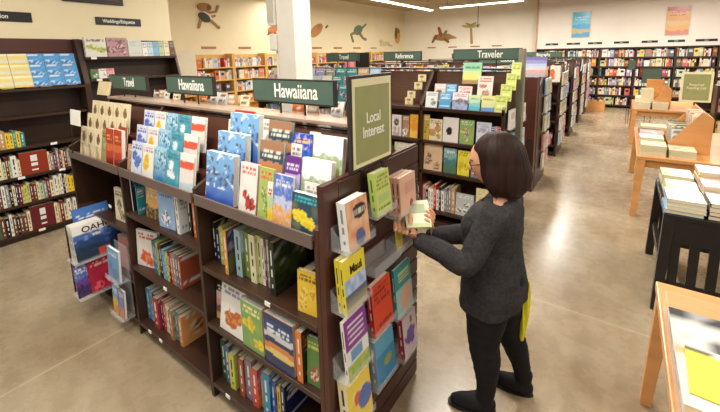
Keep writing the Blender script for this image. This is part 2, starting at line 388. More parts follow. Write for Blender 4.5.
T_, D_, W_ = '#a8783f', '#3a352c', '#efe6cf'
cutout('leaping_figure_cutout', 'large painted cut-out of a leaping tan figure in dark shorts on the cream wall', (-8.7, 5.68, 2.98), '+x',
       [('c', .0, .0, .2, .06, .035, .03, T_), ('c', .02, -.02, .24, -.19, .04, .03, T_), ('c', .24, -.19, .3, -.23, .03, .035, T_), ('c', -.2, -.06, -.27, -.25, .035, .03, T_), ('c', .0, .12, .24, .16, .035, .025, T_), ('c', .24, .16, .31, .3, .025, .03, T_),
        ('e', -.06, .03, .16, .1, -.4, W_), ('e', -.1, .0, .17, .1, -.5, D_), ('e', -.08, .25, .19, .1, 0, T_), ('e', .02, .24, .05, .07, 0, '#7d4a22')])
cutout('bird_cutout', 'small rust brown bird cut-out on the cream wall', (-8.7, 7.8, 2.79), '+x',
       [('e', 0, -.02, .2, .11, .3, '#b5713d'), ('e', .0, .12, .07, .08, 0, '#a85a33'), ('c', -.1, -.1, -.2, -.17, .03, .02, '#8f4a2c'), ('c', .06, -.1, .18, -.17, .03, .02, '#8f4a2c')])
cutout('fox_cutout', 'tan curled fox cut-out on the cream wall right of the column', (-8.7, 9.75, 2.82), '+x',
       [('e', 0, 0, .36, .17, .55, '#c68a4a'), ('e', .18, .14, .14, .1, .3, '#bd7c3e'), ('c', -.25, -.1, -.4, -.2, .05, .02, '#c68a4a'), ('c', .5, .12, .58, .18, .03, .03, '#8f5f33')])
cutout('frog_cutout', 'grey green jumping frog cut-out on the cream wall', (-8.7, 12.2, 2.83), '+x',
       [('e', 0, .1, .3, .18, .3, '#6f8369'), ('c', .2, .15, .55, .35, .05, .03, '#6f8369'), ('c', -.2, 0, -.48, -.08, .06, .04, '#8a7d58'), ('c', -.48, -.08, -.36, -.34, .04, .05, '#8a7d58'), ('c', .1, -.02, .3, -.2, .06, .04, '#8a7d58'), ('c', .3, -.2, .5, -.25, .04, .05, '#8a7d58')])
cutout('duck_cutout', 'pale faded duck cut-out low on the cream wall', (-8.7, 14.2, 2.42), '+x', [('e', 0, 0, .4, .1, .1, '#d9c79b'), ('e', -.3, .08, .12, .1, 0, '#d3bf90'), ('c', .3, -.03, .6, -.1, .05, .03, '#cfba8a')])
cutout('owl_cutout', 'narrow brown and yellow owl cut-out beside the wall corner', (-8.7, 15.3, 2.8), '+x', [('e', 0, 0, .26, .36, 0, '#d0a456'), ('e', -.12, .1, .1, .26, 0, '#6e5231'), ('e', .1, .2, .09, .09, 0, '#8a5a2d')])
cutout('dinosaur_cutout', 'brown and yellow dinosaur cut-out with a rider on the far wall', (-6.75, 16.0, 2.72), '-y',
       [('e', 0, -.05, .45, .16, 0, '#a9834a'), ('c', -.35, .0, -.5, -.25, .07, .05, '#8b5d33'), ('c', .3, -.05, .6, -.1, .1, .03, '#b08d50'), ('c', -.1, .05, -.2, .35, .08, .06, '#b0553a'), ('c', .05, .05, .15, .2, .07, .05, '#7d8a55'), ('c', .1, -.15, .25, -.26, .06, .05, '#8b5d33')])
cutout('palm_tree_cutout', 'tan palm tree cut-out on the far cream wall', (-5.5, 16.0, 2.8), '-y',
       [('c', .05, -.42, .0, .25, .06, .04, '#b99458'), ('c', 0, .25, -.35, .3, .07, .04, '#c5b071'), ('c', 0, .25, .34, .3, .07, .04, '#c5b071'), ('c', 0, .3, -.2, .4, .05, .03, '#a99a5c'), ('c', 0, .3, .2, .4, .05, .03, '#a99a5c')])

# ------------------------------------------------------------------ island of dark bookcases
YF, YC, YB = 1.04, 1.455, 1.87
SIDE = [(YF, 0), (YB, 0), (YB, 1.27), (YC+.07, 1.655), (YC-.07, 1.655), (YF, 1.30)]
STEP = [(YF, 0), (YB, 0), (YB, 1.27), (YC+.07, 1.655), (YC-.07, 1.655), (YC-.15, 1.56), (YC-.15, 1.50), (YC-.24, 1.44), (YC-.24, 1.38), (YF, 1.30)]
def tagrow(parent, xs, z, y=YF):
    for x in xs: MB().box(x-.018, x+.018, y-.005, y-.0005, z-.022, z-.002).obj('price_tag', TAGM, parent)
def island_unit(x0, x1, label, shelves, left=True, right=False, tags=()):
    t = thing('double_sided_bookcase', label, 'bookcase', (0, 0, 0), group='bookcases of the near island'); th = .026
    if left: MB().prism([(a, b) for a, b in STEP], x0, x0+th, 'x').obj('side_panel', WOODD, t, .002)
    if right: MB().prism([(a, b) for a, b in STEP], x1-th, x1, 'x').obj('side_panel', WOODM, t, .002)
    a, b = x0+th+.001, (x1-th-.001 if right else x1-.001)
    MB().box(a, b, YC-.012, YC+.012, .1, 1.60).obj('back_panel', WOODD, t)
    MB().box(a, b, YF+.05, YB-.05, .0, .085).obj('kick_base', WOODD, t)
    for z in shelves:
        MB().box(a, b, YF, YC-.014, z-.028, z).obj('shelf', WOODD, t, .002)
    for z in (.95, .5, .11): MB().box(a, b, YC+.014, YB, z-.028, z).obj('shelf', WOODD, t, .002)
    # stepped display top, front lip, glossy cap
    MB().prism([(YF, 1.222), (YF, 1.25), (1.139, 1.25), (1.139, 1.343), (1.203, 1.343), (1.203, 1.438), (1.29, 1.438), (YC-.085, 1.62), (YC-.014, 1.62), (YC-.014, 1.222)], a, b, 'x').obj('display_tiers', WOODM, t)
    MB().box(a, b, YF-.012, YF-.001, 1.215, 1.275).obj('display_lip', mat('grey_lip', '#6b5a52', .35), t, .002)
    MB().prism([(YC+.014, 1.27), (YC+.014, 1.62), (YC+.06, 1.62), (YB, 1.27), (YB, 1.24), (YC+.014, 1.24)], a, b, 'x').obj('rear_display', WOODM, t)
    MB().box(x0+.001, x1-.001, YC-.085, YC+.085, 1.657, 1.676).obj('top_cap', CAPM, t, .003)
    for z, xs in tags: tagrow(t, xs, z)
    return t
SH = (.85, .50, .105)
SHM = (.95, .55, .105)
X0, X1, X2, X3 = -.96, -1.87, -2.78, -3.70
island_unit(X1, X0, 'near dark bookcase of the island, with tall green books on its upper shelf', SH, True, True, tags=[(.85, (-1.3,)), (.105, (-1.7,))])
island_unit(X2, X1, 'middle dark bookcase of the island, three rows of blue flower books on top', SHM, True, False, tags=[(.55, (-2.3,)), (.105, (-2.6, -2.45))])
island_unit(X3, X2, 'far left dark bookcase of the island, cream and red books on top', (.80, .42, .105), True, False, tags=[(.95, (-3.0,)), ])

# slatwall end panel with acrylic trays
ew = thing('slatwall_end_panel', 'brown slatwall end panel of the island facing the aisle', 'display panel', (X0, 0, 0))
MB().box(.001, .03, YF+.0, YF+.10, .0, 1.49).obj('edge_board', WOODM, ew, .002)
MB().box(.001, .022, YF+.10, YB, .0, 1.49).obj('core', WOODM, ew)
for k in range(15):
    z0 = .02 + k*.098; MB().box(.0222, .03, YF+.101, YB, z0, z0+.088).obj('slat', SLAT, ew, .002)
XE = X0 + .031
def tray(label, y0, y1, z, depth=.085, back=.10, lip=.035):
    y0 += .02; y1 += .02
    t = thing('acrylic_tray', label, 'acrylic tray', (XE, y0, z), group='clear acrylic trays on the end panel'); w_ = y1-y0
    MB().box(0, .003, 0, w_, 0, back).obj('back_plate', ACR, t)
    MB().box(.003, depth, 0, w_, 0, .003).obj('floor_plate', ACR, t)
    MB().box(depth-.003, depth, 0, w_, .003, lip).obj('front_lip', ACR, t)
    for s in (0, w_-.003): MB().prism([(.003, .003), (depth-.003, .003), (depth-.003, lip), (.003, back)], s, s+.003, 'y').obj('end_plate', ACR, t)
    return t
tray('clear tray holding the cream and orange book, top left of the end panel', 1.06, 1.27, 1.205)
tray('clear tray under the lime green book, top row of the end panel', 1.28, 1.465, 1.27)
tray('clear tray under the pink books, top right of the end panel', 1.475, 1.72, 1.19)
tray('empty clear tray in the middle of the end panel', 1.24, 1.47, 1.015, .10, .06, .05)
tray('clear tray beside the hands, with a yellow booklet', 1.49, 1.64, 1.0, .08, .06, .04)
tray('clear tray under the yellow landscape book on the end panel', 1.045, 1.235, .935)
tray('clear tray under the red book on the end panel', 1.25, 1.455, .685)
tray('clear tray under the teal portrait book on the end panel', 1.46, 1.68, .645)
tray('clear tray under the purple and green book on the end panel', 1.045, 1.24, .615)
tray('clear tray under the blue island book on the end panel', 1.27, 1.465, .385)
tray('clear tray under the purple flower book on the end panel', 1.53, 1.74, .345)
tray('clear tray under the bright yellow book at the foot of the end panel', 1.045, 1.25, .33)

# olive Local Interest sign
t = thing('local_interest_sign', 'tall olive green Local Interest sign in a dark frame on the island end', 'sign', (XE+.004, 1.40, 1.49), (0, 0, PI/2))
MB().box(-.172, .172, 0, .018, 0.0, .42).obj('frame', FRAMED, t, .002)
MB().box(-.157, .157, -.002, 0, .014, .406).obj('border', CREAMF, t)
MB().box(-.138, .138, -.004, -.0021, .033, .372).obj('face', OLIVE, t)
text_obj('Local\nInterest', .070, LETTER, t, (0, -.0045, .195), (PI/2, 0, 0), .8)
MB().box(-.10, -.075, .003, .016, -.12, .0).obj('mounting_post', METAL, t); MB().box(.075, .10, .003, .016, -.12, .0).obj('mounting_post', METAL, t)
t.location.x += .0

def top_sign(x0, x1, y, z0, z1, zc, txt, label, size=.075):
    t = thing('hanging_section_sign', label, 'sign', ((x0+x1)/2, y, z0)); wd = (x1-x0)/2; ht = z1-z0
    MB().box(-wd, wd, -.012, .012, 0, ht).obj('frame', FRAMED, t, .002)
    MB().box(-wd+.01, wd-.01, -.0145, -.0121, .01, ht-.01).obj('board', GREENS, t)
    if txt: text_obj(txt, size*1.22, LETTER, t, (wd*.12, -.0155, ht/2), (PI/2, 0, 0), .72)
    for s in (-.3, .3): MB().tube((wd*s, 0, zc-z0), (wd*s, 0, 0), .006, n=8).obj('post', METAL, t)
top_sign(-1.81, -1.18, YC, 1.735, 1.872, 1.677, 'Hawaiiana', 'green Hawaiiana sign on the near bookcase of the island', .092)
top_sign(-2.81, -2.21, YC, 1.74, 1.872, 1.677, 'Hawaiiana', 'green Hawaiiana sign on the middle bookcase of the island', .088)
top_sign(-3.80, -3.12, YC, 1.735, 1.865, 1.677, 'Travel', 'green sign with short white lettering at the far left end of the island', .085)

# ------------------------------------------------------------------ books on the island: display rows of the near bookcase
T1, T2, T3 = (YF+.03, 1.2515), (1.142, 1.3445), (1.206, 1.4395)     # y of the front cover, z it stands on
def show(label, x, row, w_, h_, t_, af, spine, tilt=.16, dy=0.0, nu=16, nv=24, rz=0.0):
    y, z = row; return book(label, (x, y+dy, z), rz, w_, h_, t_, af, spine, tilt, nu=nu, nv=nv)
whale = art('swim', ['#7fb4e4', '#2b50b4', '#55607c', '#dfeefa'], 4)
b1 = show('large blue whale picture book, front row of the near bookcase', -1.785, T1, .235, .262, .034, whale, 'pale blue', .12, dy=-.006)
again(b1, (-1.785, T2[0], T2[1]), 'blue whale picture book in the middle row, behind the front copy')
again(b1, (-1.752, T3[0], T3[1]), 'blue whale picture book in the top row of the near bookcase')
show('white book with a red fish, left end of the front row beside the whale book', -1.842, (T1[0]+.028, T1[1]), .075, .215, .010, art('blob', ['#f4f0e6', '#d93a26', '#e86a4a', 'lime green'], 11), 'white')
yb = art('bands', ['#f0f0c0', '#e6ec9a', '#dfe8a0', '#e8eeb8', '#8a9a50'], 2)
show('pale yellow book peeping out left of the whale book in the middle row', -1.838, (T2[0]+.04, T2[1]), .12, .235, .012, yb, 'cream')
show('pale yellow book peeping out left of the whale book in the top row', -1.835, (T3[0]+.04, T3[1]), .12, .21, .010, yb, 'cream')
show('red edged paperback behind the whale book, top row', -1.80, (T3[0]+.052, T3[1]+.0), .17, .265, .010, art('type', ['red', 'white'], 4), 'red')
show('book with a red cap on its white cover, front row, near bookcase', -1.515, T1, .128, .240, .02, art('blob', ['#efe9e0', '#cf3b30', '#4a3a38', '#d86a58'], 23), 'pink')
show('green garden book in the front row of the near bookcase', -1.372, T1, .095, .237, .012, art('blob', ['#aebd62', '#7d9440', '#d9d8a0', '#e8503a'], 31), 'lime green')
show('narrow white booklet with a green stripe, left of the orchid book', -1.298, (T1[0]-.004, T1[1]), .035, .18, .008, art('bands', ['white', 'pale green', 'yellow', 'red'], 3), 'white', .1)
show('blue orchid book with orange flowers, front row of the near bookcase', -1.262, (T1[0]-.005, T1[1]), .118, .225, .02, art('scene', ['#5a78c8', '#c8cce8', '#f0a520', '#f4f2f8'], 5), 'lavender', .14)
show('small fish guide with a yellow fish, right end of the front row', -1.135, (T1[0]-.012, T1[1]), .158, .172, .026, art('blob', ['#2a4a58', '#f2dc3a', '#e8c81e', '#35b8c8'], 61), 'pale blue', .12)
# middle row
show('beach photo book with a dark title panel, middle row', -1.448, T2, .165, .25, .016, art('bands', ['#a87a5a', '#2d4a58', '#c98860', '#29606e', '#31b0bc', '#e8e0d0'], 9), 'teal')
show('white and pink booklet beside the beach book, middle row', -1.278, (T2[0]+.045, T2[1]), .07, .245, .010, art('blob', ['#f2eee8', '#e8a0a8', '#b8c878', '#8a7a70'], 13), 'white')
show('purple and lavender guidebook, middle row', -1.262, (T2[0]-.004, T2[1]), .10, .20, .016, art('bands', ['#6a2f86', '#7a3a92', '#c8b8dc', '#a9b0dc', '#8898c8', '#e8e0f0'], 6), 'purple')
lsc = art('scene', ['#e3ebee', '#a3b183', '#c5cc92', '#f6f6f0'], 15)
g1 = show('pale green valley picture book, right end of the middle row', -1.158, T2, .172, .205, .028, lsc, 'white')
show('white thin book standing before the valley book, right end', -1.108, (T2[0]-.030, T2[1]-.09), .13, .20, .010, art('blob', ['#ece6e0', '#d8c8c4', '#cdbcb4', '#b09a90'], 17), 'white', .08)
# top row
show('beach photo book with a dark title panel, top row', -1.448, T3, .165, .245, .016, art('bands', ['#a87a5a', '#2d4a58', '#c98860', '#29606e', '#31b0bc', '#e8e0d0'], 9), 'teal')
show('white and tan booklet beside the beach book, top row', -1.515, (T3[0]+.02, T3[1]), .06, .24, .010, art('blob', ['#f2eee8', '#c8a088', '#b8a878', '#8a7a70'], 14), 'white')
show('bright blue paperback with a gold title, top row of the near bookcase', -1.272, T3, .122, .20, .018, art('scene', ['#2a48b8', '#2f6ad0', '#e8f0f8', '#f0c070'], 25), 'blue')
show('white book half hidden behind the blue paperback, top row', -1.200, (T3[0]+.035, T3[1]), .06, .205, .012, art('type', ['white', 'grey'], 25), 'white')
again(g1, (-1.142, T3[0], T3[1]), 'pale green valley picture book, right end of the top row')

# ------------------------------------------------------------------ middle bookcase: three rows of the same five guides
wf = [('blue flower guide', '.13', art('blob', ['#dfe4f4', '#4a6ab8', '#6f8fd0', '#3858a8'], 41), 'lavender'),
      ('white guide with a yellow flower', '.13', art('blob', ['#f0ece4', '#f2cf30', '#e0b020', '#b89ab8'], 43), 'white'),
      ('sea blue fish guide', '.13', art('swim', ['#9fd0ea', '#2f80b4', '#2a6a78', '#cfe8f4'], 45), 'sky blue'),
      ('teal guide with a white flower', '.13', art('blob', ['#3f9fb4', '#f2f4f6', '#dfe8ee', '#1f6f84'], 47), 'teal'),
      ('white guide with a red title', '.13', art('bands', ['white', '#e05a3a', '#f0dfd8', '#e8e4dc', '#c8d8dc', '#d8503a'], 49), 'white')]
for i, (nm, _, af, sp) in enumerate(wf):
    src = None
    for rn, (row, xr) in zip(('front', 'middle', 'top'), ((T1, -2.665), (T2, -2.735), (T3, -2.745))):
        lab = nm + ', ' + rn + ' row of the middle bookcase'; loc = (xr + i*.150, row[0], row[1])
        if src is None: src = book(lab, loc, 0, .142, .208, .016, af, sp, .16, nu=14, nv=20)
        else: again(src, loc, lab)
show('tan booklet at the left end of the front row, middle bookcase', -2.745, (T1[0]+.01, T1[1]), .08, .175, .01, art('blob', ['#c09878', '#8a6a4a', '#d8b898', '#f0e0c8'], 51), 'tan')

# far left bookcase: cream oval portrait books and red books
cr = art('portrait', ['#efdfb8', '#4a3222', '#caa878'], 5)
src = None
for rn, row, xs in (('front', T1, (-3.55, -3.42, -3.29)), ('middle', T2, (-3.60, -3.47, -3.34, -3.21, -3.08)), ('top', T3, (-3.65, -3.52, -3.39, -3.26, -3.13))):
    for i, x in enumerate(xs):
        lab = 'cream book with a dark oval portrait, ' + ORD[i] + ' from the left, ' + rn + ' row of the far left bookcase'
        lab = 'cream portrait book, ' + ORD[i] + ' in the ' + rn + ' row of the far left bookcase'
        if src is None: src = book(lab, (x, row[0]+.003*i, row[1]), 0, .12 if rn != 'top' else .12, .225, .014, cr, 'cream', .16)
        else: again(src, (x, row[0]+.003*i, row[1]), lab)
show('tan cover with green leaves right of the cream books, front row, far left bookcase', -3.150, T1, .10, .235, .014, art('blob', ['#b09a6a', '#7a8a58', '#d8c8a0', '#6a4a2a'], 53), 'tan')
rd = art('bands', ['#c4432c', '#b5391f', '#e0703a', '#c8402a', '#8f2416', '#f0a060'], 55)
r0 = show('tall red book, front row of the far left bookcase', -3.03, (T1[0]-.008, T1[1]), .115, .262, .03, rd, 'red', .1)
again(r0, (-2.905, T1[0]-.006, T1[1]), 'second tall red book, beside the first in the far left bookcase')
show('rust coloured book lying open before the cream books, far left bookcase', -2.99, (T2[0]-.012, T2[1]+.001), .13, .17, .012, art('bands', ['#b5532f', '#a8482a', '#c8683a', '#8f3a20', '#e0a070'], 57), 'brown')
# white card by the cream display, folded pamphlet on the ridge
t = thing('shelf_card', 'blank white card standing at the left side of the cream book display', 'card', (-3.46, 1.03, 1.50), (-.1, 0, .0))
MB().box(-.075, .125, 0, .003, 0, .12).obj('card', TAGM, t); MB().box(-.07, -.06, .0035, .01, -.23, .06).obj('clip', METAL, t)
t = thing('display_book', 'cream landscape book lying open on a stand at the far left end of the ridge', 'book', (-3.96, 1.40, 1.678), (-.25, 0, 0))
MB().box(-.04, .22, 0, .003, 0, .125).obj('cover', mat('cream_card', '#dcc89c', .5), t); MB().box(-.03, .21, .0035, .012, 0.004, .118).obj('page_block', PAGES, t)
rk = random.Random(3)
rows_ = [(-3.30, 'white'), (-3.22, 'tan'), (-3.13, 'white'), (-2.98, 'cream'), (-2.60, 'orange'), (-2.47, 'white'), (-2.37, 'white'), (-2.26, 'tan'), (-2.12, 'cream'), (-1.62, 'orange'), (-1.50, 'tan'), (-1.32, 'white'), (-1.22, 'brown'), (-1.12, 'grey')]
for i, (x, c) in enumerate(rows_):
    h_ = rk.uniform(.035, .06)
    book('low ' + c + ' pamphlet on the far side of the ridge, ' + ORD[i] + ' from the left', (x, YC+.10, 1.60+.005), rk.uniform(-.1, .1), .085, .09+h_, .01, art('type', [c, 'brown' if c in ('white', 'cream') else 'white'], i), c, .25, nu=6, nv=8, small=True)

# ------------------------------------------------------------------ spine-out shelves of the island
def spines(items, x, y, z, where, dirx=1, lean=0.0, face=0.0, small=True, gap=.0015, nu=8, nv=12, k=1.0):
    """items: (desc, colour, thickness, height, depth, art or None). books stand with the spine to -y; covers face +x"""
    for i, it in enumerate(items):
        desc, c, th_, h_, d_ = it[:5]; th_ *= k; af = it[5] if len(it) > 5 and it[5] else art('type', [c, 'white' if sum(pc(c)) < 1.2 else 'black'], i*7 + int(z*100))
        dy = it[6] if len(it) > 6 else 0.0; rt = it[7] if len(it) > 7 else 0.0
        x += th_ + gap + abs(rt)*d_*.8
        book(desc + where, (x, y+dy, z+.0012), PI/2 + rt, d_, h_, th_, af, c, 0, small=small, roll=0, nu=nu, nv=nv)
    return x
G1 = ['#4d6b3a', '#b8c47a', '#32402a', '#e8e8c8']
nb = ' on the second shelf of the near bookcase'
spines([('black book with a grey band', 'black', .022, .235, .19), ('dark navy book', 'navy', .026, .20, .19), ('lime green spine book', '#b4bd4e', .034, .225, .20), ('thin black book', 'black', .012, .21, .18),
        ('white topped pale book', 'cream', .024, .215, .2), ('orange spined purple book', '#e79a3f', .020, .25, .22, art('scene', ['#3a2a6a', '#4a3a80', '#6a7a30', '#d8d0e8'], 71), -.045, .10), ('dark green leafy book', '#46552c', .026, .235, .2),
        ('pale blue and green landscape spine', '#9dbcc4', .040, .262, .21, art('scene', ['#a8c8d4', '#7a9a5a', '#5a7a38', '#f0f0e0'], 73), -.02), ('olive green volume', '#7c9046', .034, .255, .21), ('dark brown slim book', 'brown', .014, .25, .2),
        ('cream spined volume', '#e8e2b8', .036, .262, .21, None, -.015), ('pale yellow green volume', '#d4d78a', .022, .262, .21), ('white spined book with red foot', '#ecebe2', .018, .255, .21), ('dark red slim book', 'dark red', .012, .25, .2),
        ('grey green volume', '#8a9a8c', .018, .262, .2), ('black spined field guide', '#22242a', .022, .268, .2), ('tall black leafy book', '#1d2420', .030, .275, .22, art('scene', ['#2a3a22', '#4a5a28', '#1c2414', '#a8b060'], 75), -.03)],
       X1+.035, YF+.075, .85, nb, k=1.22)
nb = ', second shelf of the near bookcase'
book('stout yellow book with an orange head' + nb, (-1.105, YF+.09, .8512), PI/2, .17, .17, .05, art('bands', ['#e88a3a', '#f4dc5a', '#f2d24a', '#f0cc40', '#f6e080'], 77), '#f2cf45', 0)
book('yellow paperback turned cover forward, right end of the near bookcase, second shelf', (-1.135, YF+.035, .8512), .10, .115, .20, .02, art('blob', ['#f2c838', '#f6dc6a', '#e09a30', '#7a5a20'], 78), 'yellow', .05)
book('thin brown and yellow book against the right side, second shelf of the near bookcase', (-1.01, YF+.05, .8512), PI/2, .16, .20, .016, art('type', ['brown', 'yellow'], 79), 'brown', 0, small=True)
# third shelf of the near bookcase: face out
TH = .5012
book('black and pink book at the left end of the third shelf, near bookcase', (X1+.035, YF+.055, TH), .06, .135, .255, .014, art('bands', ['black', '#2a2226', '#e8c8c4', '#d8a8a4', '#7a5a58', '#c8b070', '#e8e8e0'], 81), 'black', .08)
book('white book with an orange brown mountain, third shelf of the near bookcase', (-1.752, YF+.02, TH), .0, .22, .27, .026, art('blob', ['#efeae4', '#b8602e', '#d89048', '#8890a8'], 87), 'white', .14, nu=20, nv=24)
book('second white mountain book behind the first, third shelf', (-1.745, YF+.085, TH), .0, .22, .27, .026, art('blob', ['#efeae4', '#b8602e', '#d89048', '#8890a8'], 87), 'white', .14)
book('thick white topped garden book with yellow flowers, third shelf of the near bookcase', (-1.535, YF+.012, TH), .0, .165, .265, .14, art('blob', ['#7fae62', '#f0dc40', '#d8ba30', '#f4f0a0'], 89), '#e8e4d4', .0, nu=18, nv=24)
book('thick navy book with white lettering and an orange back, third shelf of the near bookcase', (-1.352, YF+.008, TH), .0, .20, .272, .145, art('bands', ['#1f3866', '#28447a', '#2c4a80', '#d8d8e0', '#1c3460', '#e08a4a', '#ecd080', '#1d3056', '#20386a', '#e8eef6'], 12), '#e07830', .0, nu=22, nv=26, back='orange')
book('orange spined thick book beside the navy book, third shelf', (-1.10, YF+.012, TH), PI/2, .15, .262, .038, art('type', ['#2c2a2a', 'orange'], 82), '#e07c34', 0)
book('green leafy paperback with red fruit at the right end of the third shelf', (-1.092, YF+.03, TH), .1, .085, .235, .02, art('blob', ['#5f8f48', '#c84a34', '#e8e0d0', '#d8d870'], 93), 'green', .05)
# bottom shelf, leaning spines and covers
nb = ', bottom shelf of the near bookcase'
spines([('dark green fern book', '#2f5a44', .034, .25, .2, art('scene', ['#2a5a46', '#3f8a60', '#1f4030', '#a8d8c0'], 95), 0, .06), ('slate blue hardback', '#4a6f96', .030, .245, .2, art('type', ['#44688e', 'white'], 3), -.01, .05),
        ('lime yellow book', '#cfd055', .034, .225, .19, art('blob', ['#c8cc4c', '#e8e8a0', '#8a9a30', 'white'], 6), -.02, .08), ('charcoal paperback', '#5a5654', .026, .22, .19), ('brown and orange novel', '#a8522c', .028, .235, .19, art('blob', ['#8a4a2c', '#e07a3a', '#3a2420', '#f0d0a0'], 7), -.02, .06),
        ('white topped thick volume', '#8c7c92', .048, .25, .2, art('scene', ['#9a8aa4', '#b0a0b4', '#6a5a78', 'white'], 8), -.01), ('magenta and red book', '#d84a3c', .036, .235, .2, art('scene', ['#c0407a', '#d8583c', '#e88a3a', 'white'], 9), -.02, .06), ('small tan book', 'tan', .02, .2, .18),
        ('turquoise ocean book', '#2f90b8', .040, .26, .21, art('scene', ['#2f9ac0', '#2a78b0', '#1f5a98', '#d8f0f8'], 10), -.02, .10), ('bright blue paperback', '#2a5ab8', .022, .23, .2, art('scene', ['#3a6ac8', '#2a4a9a', '#4a7ad0', 'white'], 11), -.01), ('yellow spined pocket book', 'yellow', .02, .2, .17),
        ('navy pocket guide', 'navy', .024, .22, .18)], X1+.03, YF+.06, .106, nb, nu=10, nv=14, k=1.28)

# middle bookcase shelves
ml = ', upper shelf of the middle bookcase'
MZ = .9512
book('slim white edged magazine at the left end' + ml, (-2.72, YF+.04, MZ), PI/2, .2, .255, .012, art('type', ['#20242e', 'sky blue'], 3), 'white', 0, small=True)
book('dark blue reef book' + ml, (-2.70, YF+.09, MZ), .1, .19, .262, .018, art('swim', ['#4a6aa8', '#1f2c58', '#7a8cc0', '#9ab0d8'], 14), 'navy', .10)
book('second dark blue reef book, behind the first' + ml, (-2.695, YF+.135, MZ), .1, .19, .262, .018, art('swim', ['#4a6aa8', '#1f2c58', '#7a8cc0', '#9ab0d8'], 14), 'navy', .10)
book('thin blue green book before the reef book' + ml, (-2.62, YF+.03, MZ), PI/2+.05, .05, .2, .012, art('type', ['teal', 'white'], 5), 'teal', 0, small=True)
book('orange book with a dark silhouette' + ml, (-2.55, YF+.045, MZ), .08, .17, .225, .022, art('scene', ['#d8a24c', '#e0b060', '#2a221c', '#f0d090'], 18), 'orange', .08, nu=18)
book('green and black book behind the orange one' + ml, (-2.42, YF+.10, MZ), .08, .15, .25, .02, art('scene', ['#7a8a4a', '#2a2c20', '#5a6a3a', '#e8e0b0'], 20), 'green', .06)
book('pale blue book with a ring on its cover' + ml, (-2.335, YF+.025, MZ), .10, .165, .262, .03, art('blob', ['#8fb4dc', '#e8ecf4', '#3a4a60', '#3a6aa8'], 28), 'blue', .03, nu=18, nv=24)
book('white hardback standing against the divider' + ml, (-2.10, YF+.03, MZ), PI/2, .19, .262, .034, art('type', ['#f4f0ea', 'grey'], 5), 'white', 0)
book('black book behind the white hardback' + ml, (-2.02, YF+.06, MZ), PI/2, .17, .25, .03, art('type', ['black', 'grey'], 6), 'black', 0, small=True)
book('orange novel by the divider' + ml, (-1.97, YF+.06, MZ), PI/2, .17, .22, .03, art('type', ['orange', 'white'], 6), 'orange', 0, small=True)
ml = ', middle shelf of the middle bookcase'; MZ = .5512
book('white guide with red flowers' + ml, (-2.735, YF+.03, MZ), .22, .21, .262, .02, art('blob', ['#ece4dc', '#d8502e', '#e88a5a', '#c04a58'], 96), 'white', .06, nu=18, nv=24)
spines([('green edged thin book', 'green', .014, .24, .17), ('blue slim spine', 'blue', .018, .235, .17), ('teal slim spine', 'teal', .016, .225, .17), ('lime slim spine', 'lime green', .014, .24, .17), ('dark brown slim spine', 'brown', .018, .225, .17),
        ('black covered volume', 'black', .026, .235, .18, art('blob', ['#22282c', '#3a5a58', '#141414', 'white'], 4)), ('sky blue pocket book', 'sky blue', .026, .21, .17), ('turquoise pocket book', '#35b0c8', .018, .2, .17), ('yellow pocket book', 'yellow', .022, .2, .17),
        ('black and cream novel', 'black', .022, .22, .17), ('orange red novel', '#d8562c', .022, .215, .17), ('grey travel guide', 'grey', .030, .225, .18, art('scene', ['#8a98a0', '#6a7a88', '#4a5a68', 'white'], 24)), ('slate travel guide', '#5a6a80', .026, .225, .18), ('rust novel', '#b0583a', .024, .22, .17)],
       -2.53, YF+.045, .55, ml, k=1.12)
ml = ', bottom shelf of the middle bookcase'
spines([('white topped blue book', '#5a8cb4', .036, .24, .18, art('scene', ['#7ab0d0', '#4a8ab8', '#2a5a88', 'white'], 34)), ('sky blue book', 'sky blue', .024, .235, .18), ('navy book', 'navy', .028, .23, .18), ('magenta red book', '#b03040', .040, .235, .18, art('blob', ['#a83048', '#d85a50', '#5a2030', 'white'], 35), -.02, .06),
        ('dark purple book', '#4a2a4a', .02, .22, .18), ('bright red spine', 'red', .02, .22, .17), ('cream spine', 'cream', .016, .215, .17), ('white spine', 'white', .018, .215, .17), ('orange spine', 'orange', .02, .21, .17), ('brown tan book', '#a87a50', .026, .22, .18, art('blob', ['#b08a60', '#6a4a30', '#d8b888', 'white'], 36), -.02),
        ('teal spine', 'teal', .02, .215, .17), ('grey blue book', '#7a8ea8', .024, .22, .18), ('orange and cream book', '#e08a4a', .026, .215, .18, art('blob', ['#e8a060', '#f0d8b0', '#a85a30', 'white'], 37), -.015)],
       X2+.035, YF+.06, .106, ml, k=1.5)

# far left bookcase: shelves and the two-tier rack in front of it
nf = ', upper shelf of the far left bookcase'
book('white coral book' + nf, (-3.07, YF+.05, .802), .05, .17, .25, .02, art('blob', ['#e8dcc0', '#b09a60', '#3a2a20', '#8a7a50'], 38), 'cream', .05)
book('pink and grey book right of the coral book' + nf, (-2.885, YF+.05, .802), .05, .09, .24, .02, art('bands', ['#8a8a98', '#e0a8a0', '#d88878', '#c8a8b8', '#7a7a88'], 39), 'pink', .05)
nf = ', middle shelf of the far left bookcase'
book('salmon pink book' + nf, (-3.09, YF+.04, .422), .03, .16, .25, .04, art('bands', ['#c88a80', '#d8938a', '#e0a8a0', '#a85a50'], 40), 'pink', .05)
book('grey box set' + nf, (-2.915, YF+.04, .422), .0, .11, .20, .07, art('bands', ['#9a948c', '#b0a89c', '#8a8478', '#e09060'], 41), 'grey', 0)
t = thing('magazine_rack', 'clear two-tier rack of large books at the left end of the island', 'book rack', (-3.30, .84, 0))
for z in (.515, .235): MB().box(-.02, .16, -.02, .34, z, z+.004).box(.155, .16, -.02, .34, z+.004, z+.03).obj('tray', ACR, t)
for y in (.01, .17): MB().tube((-.04, y, .22), (-.04, y, .80), .006, n=8).obj('upright', METAL, t)
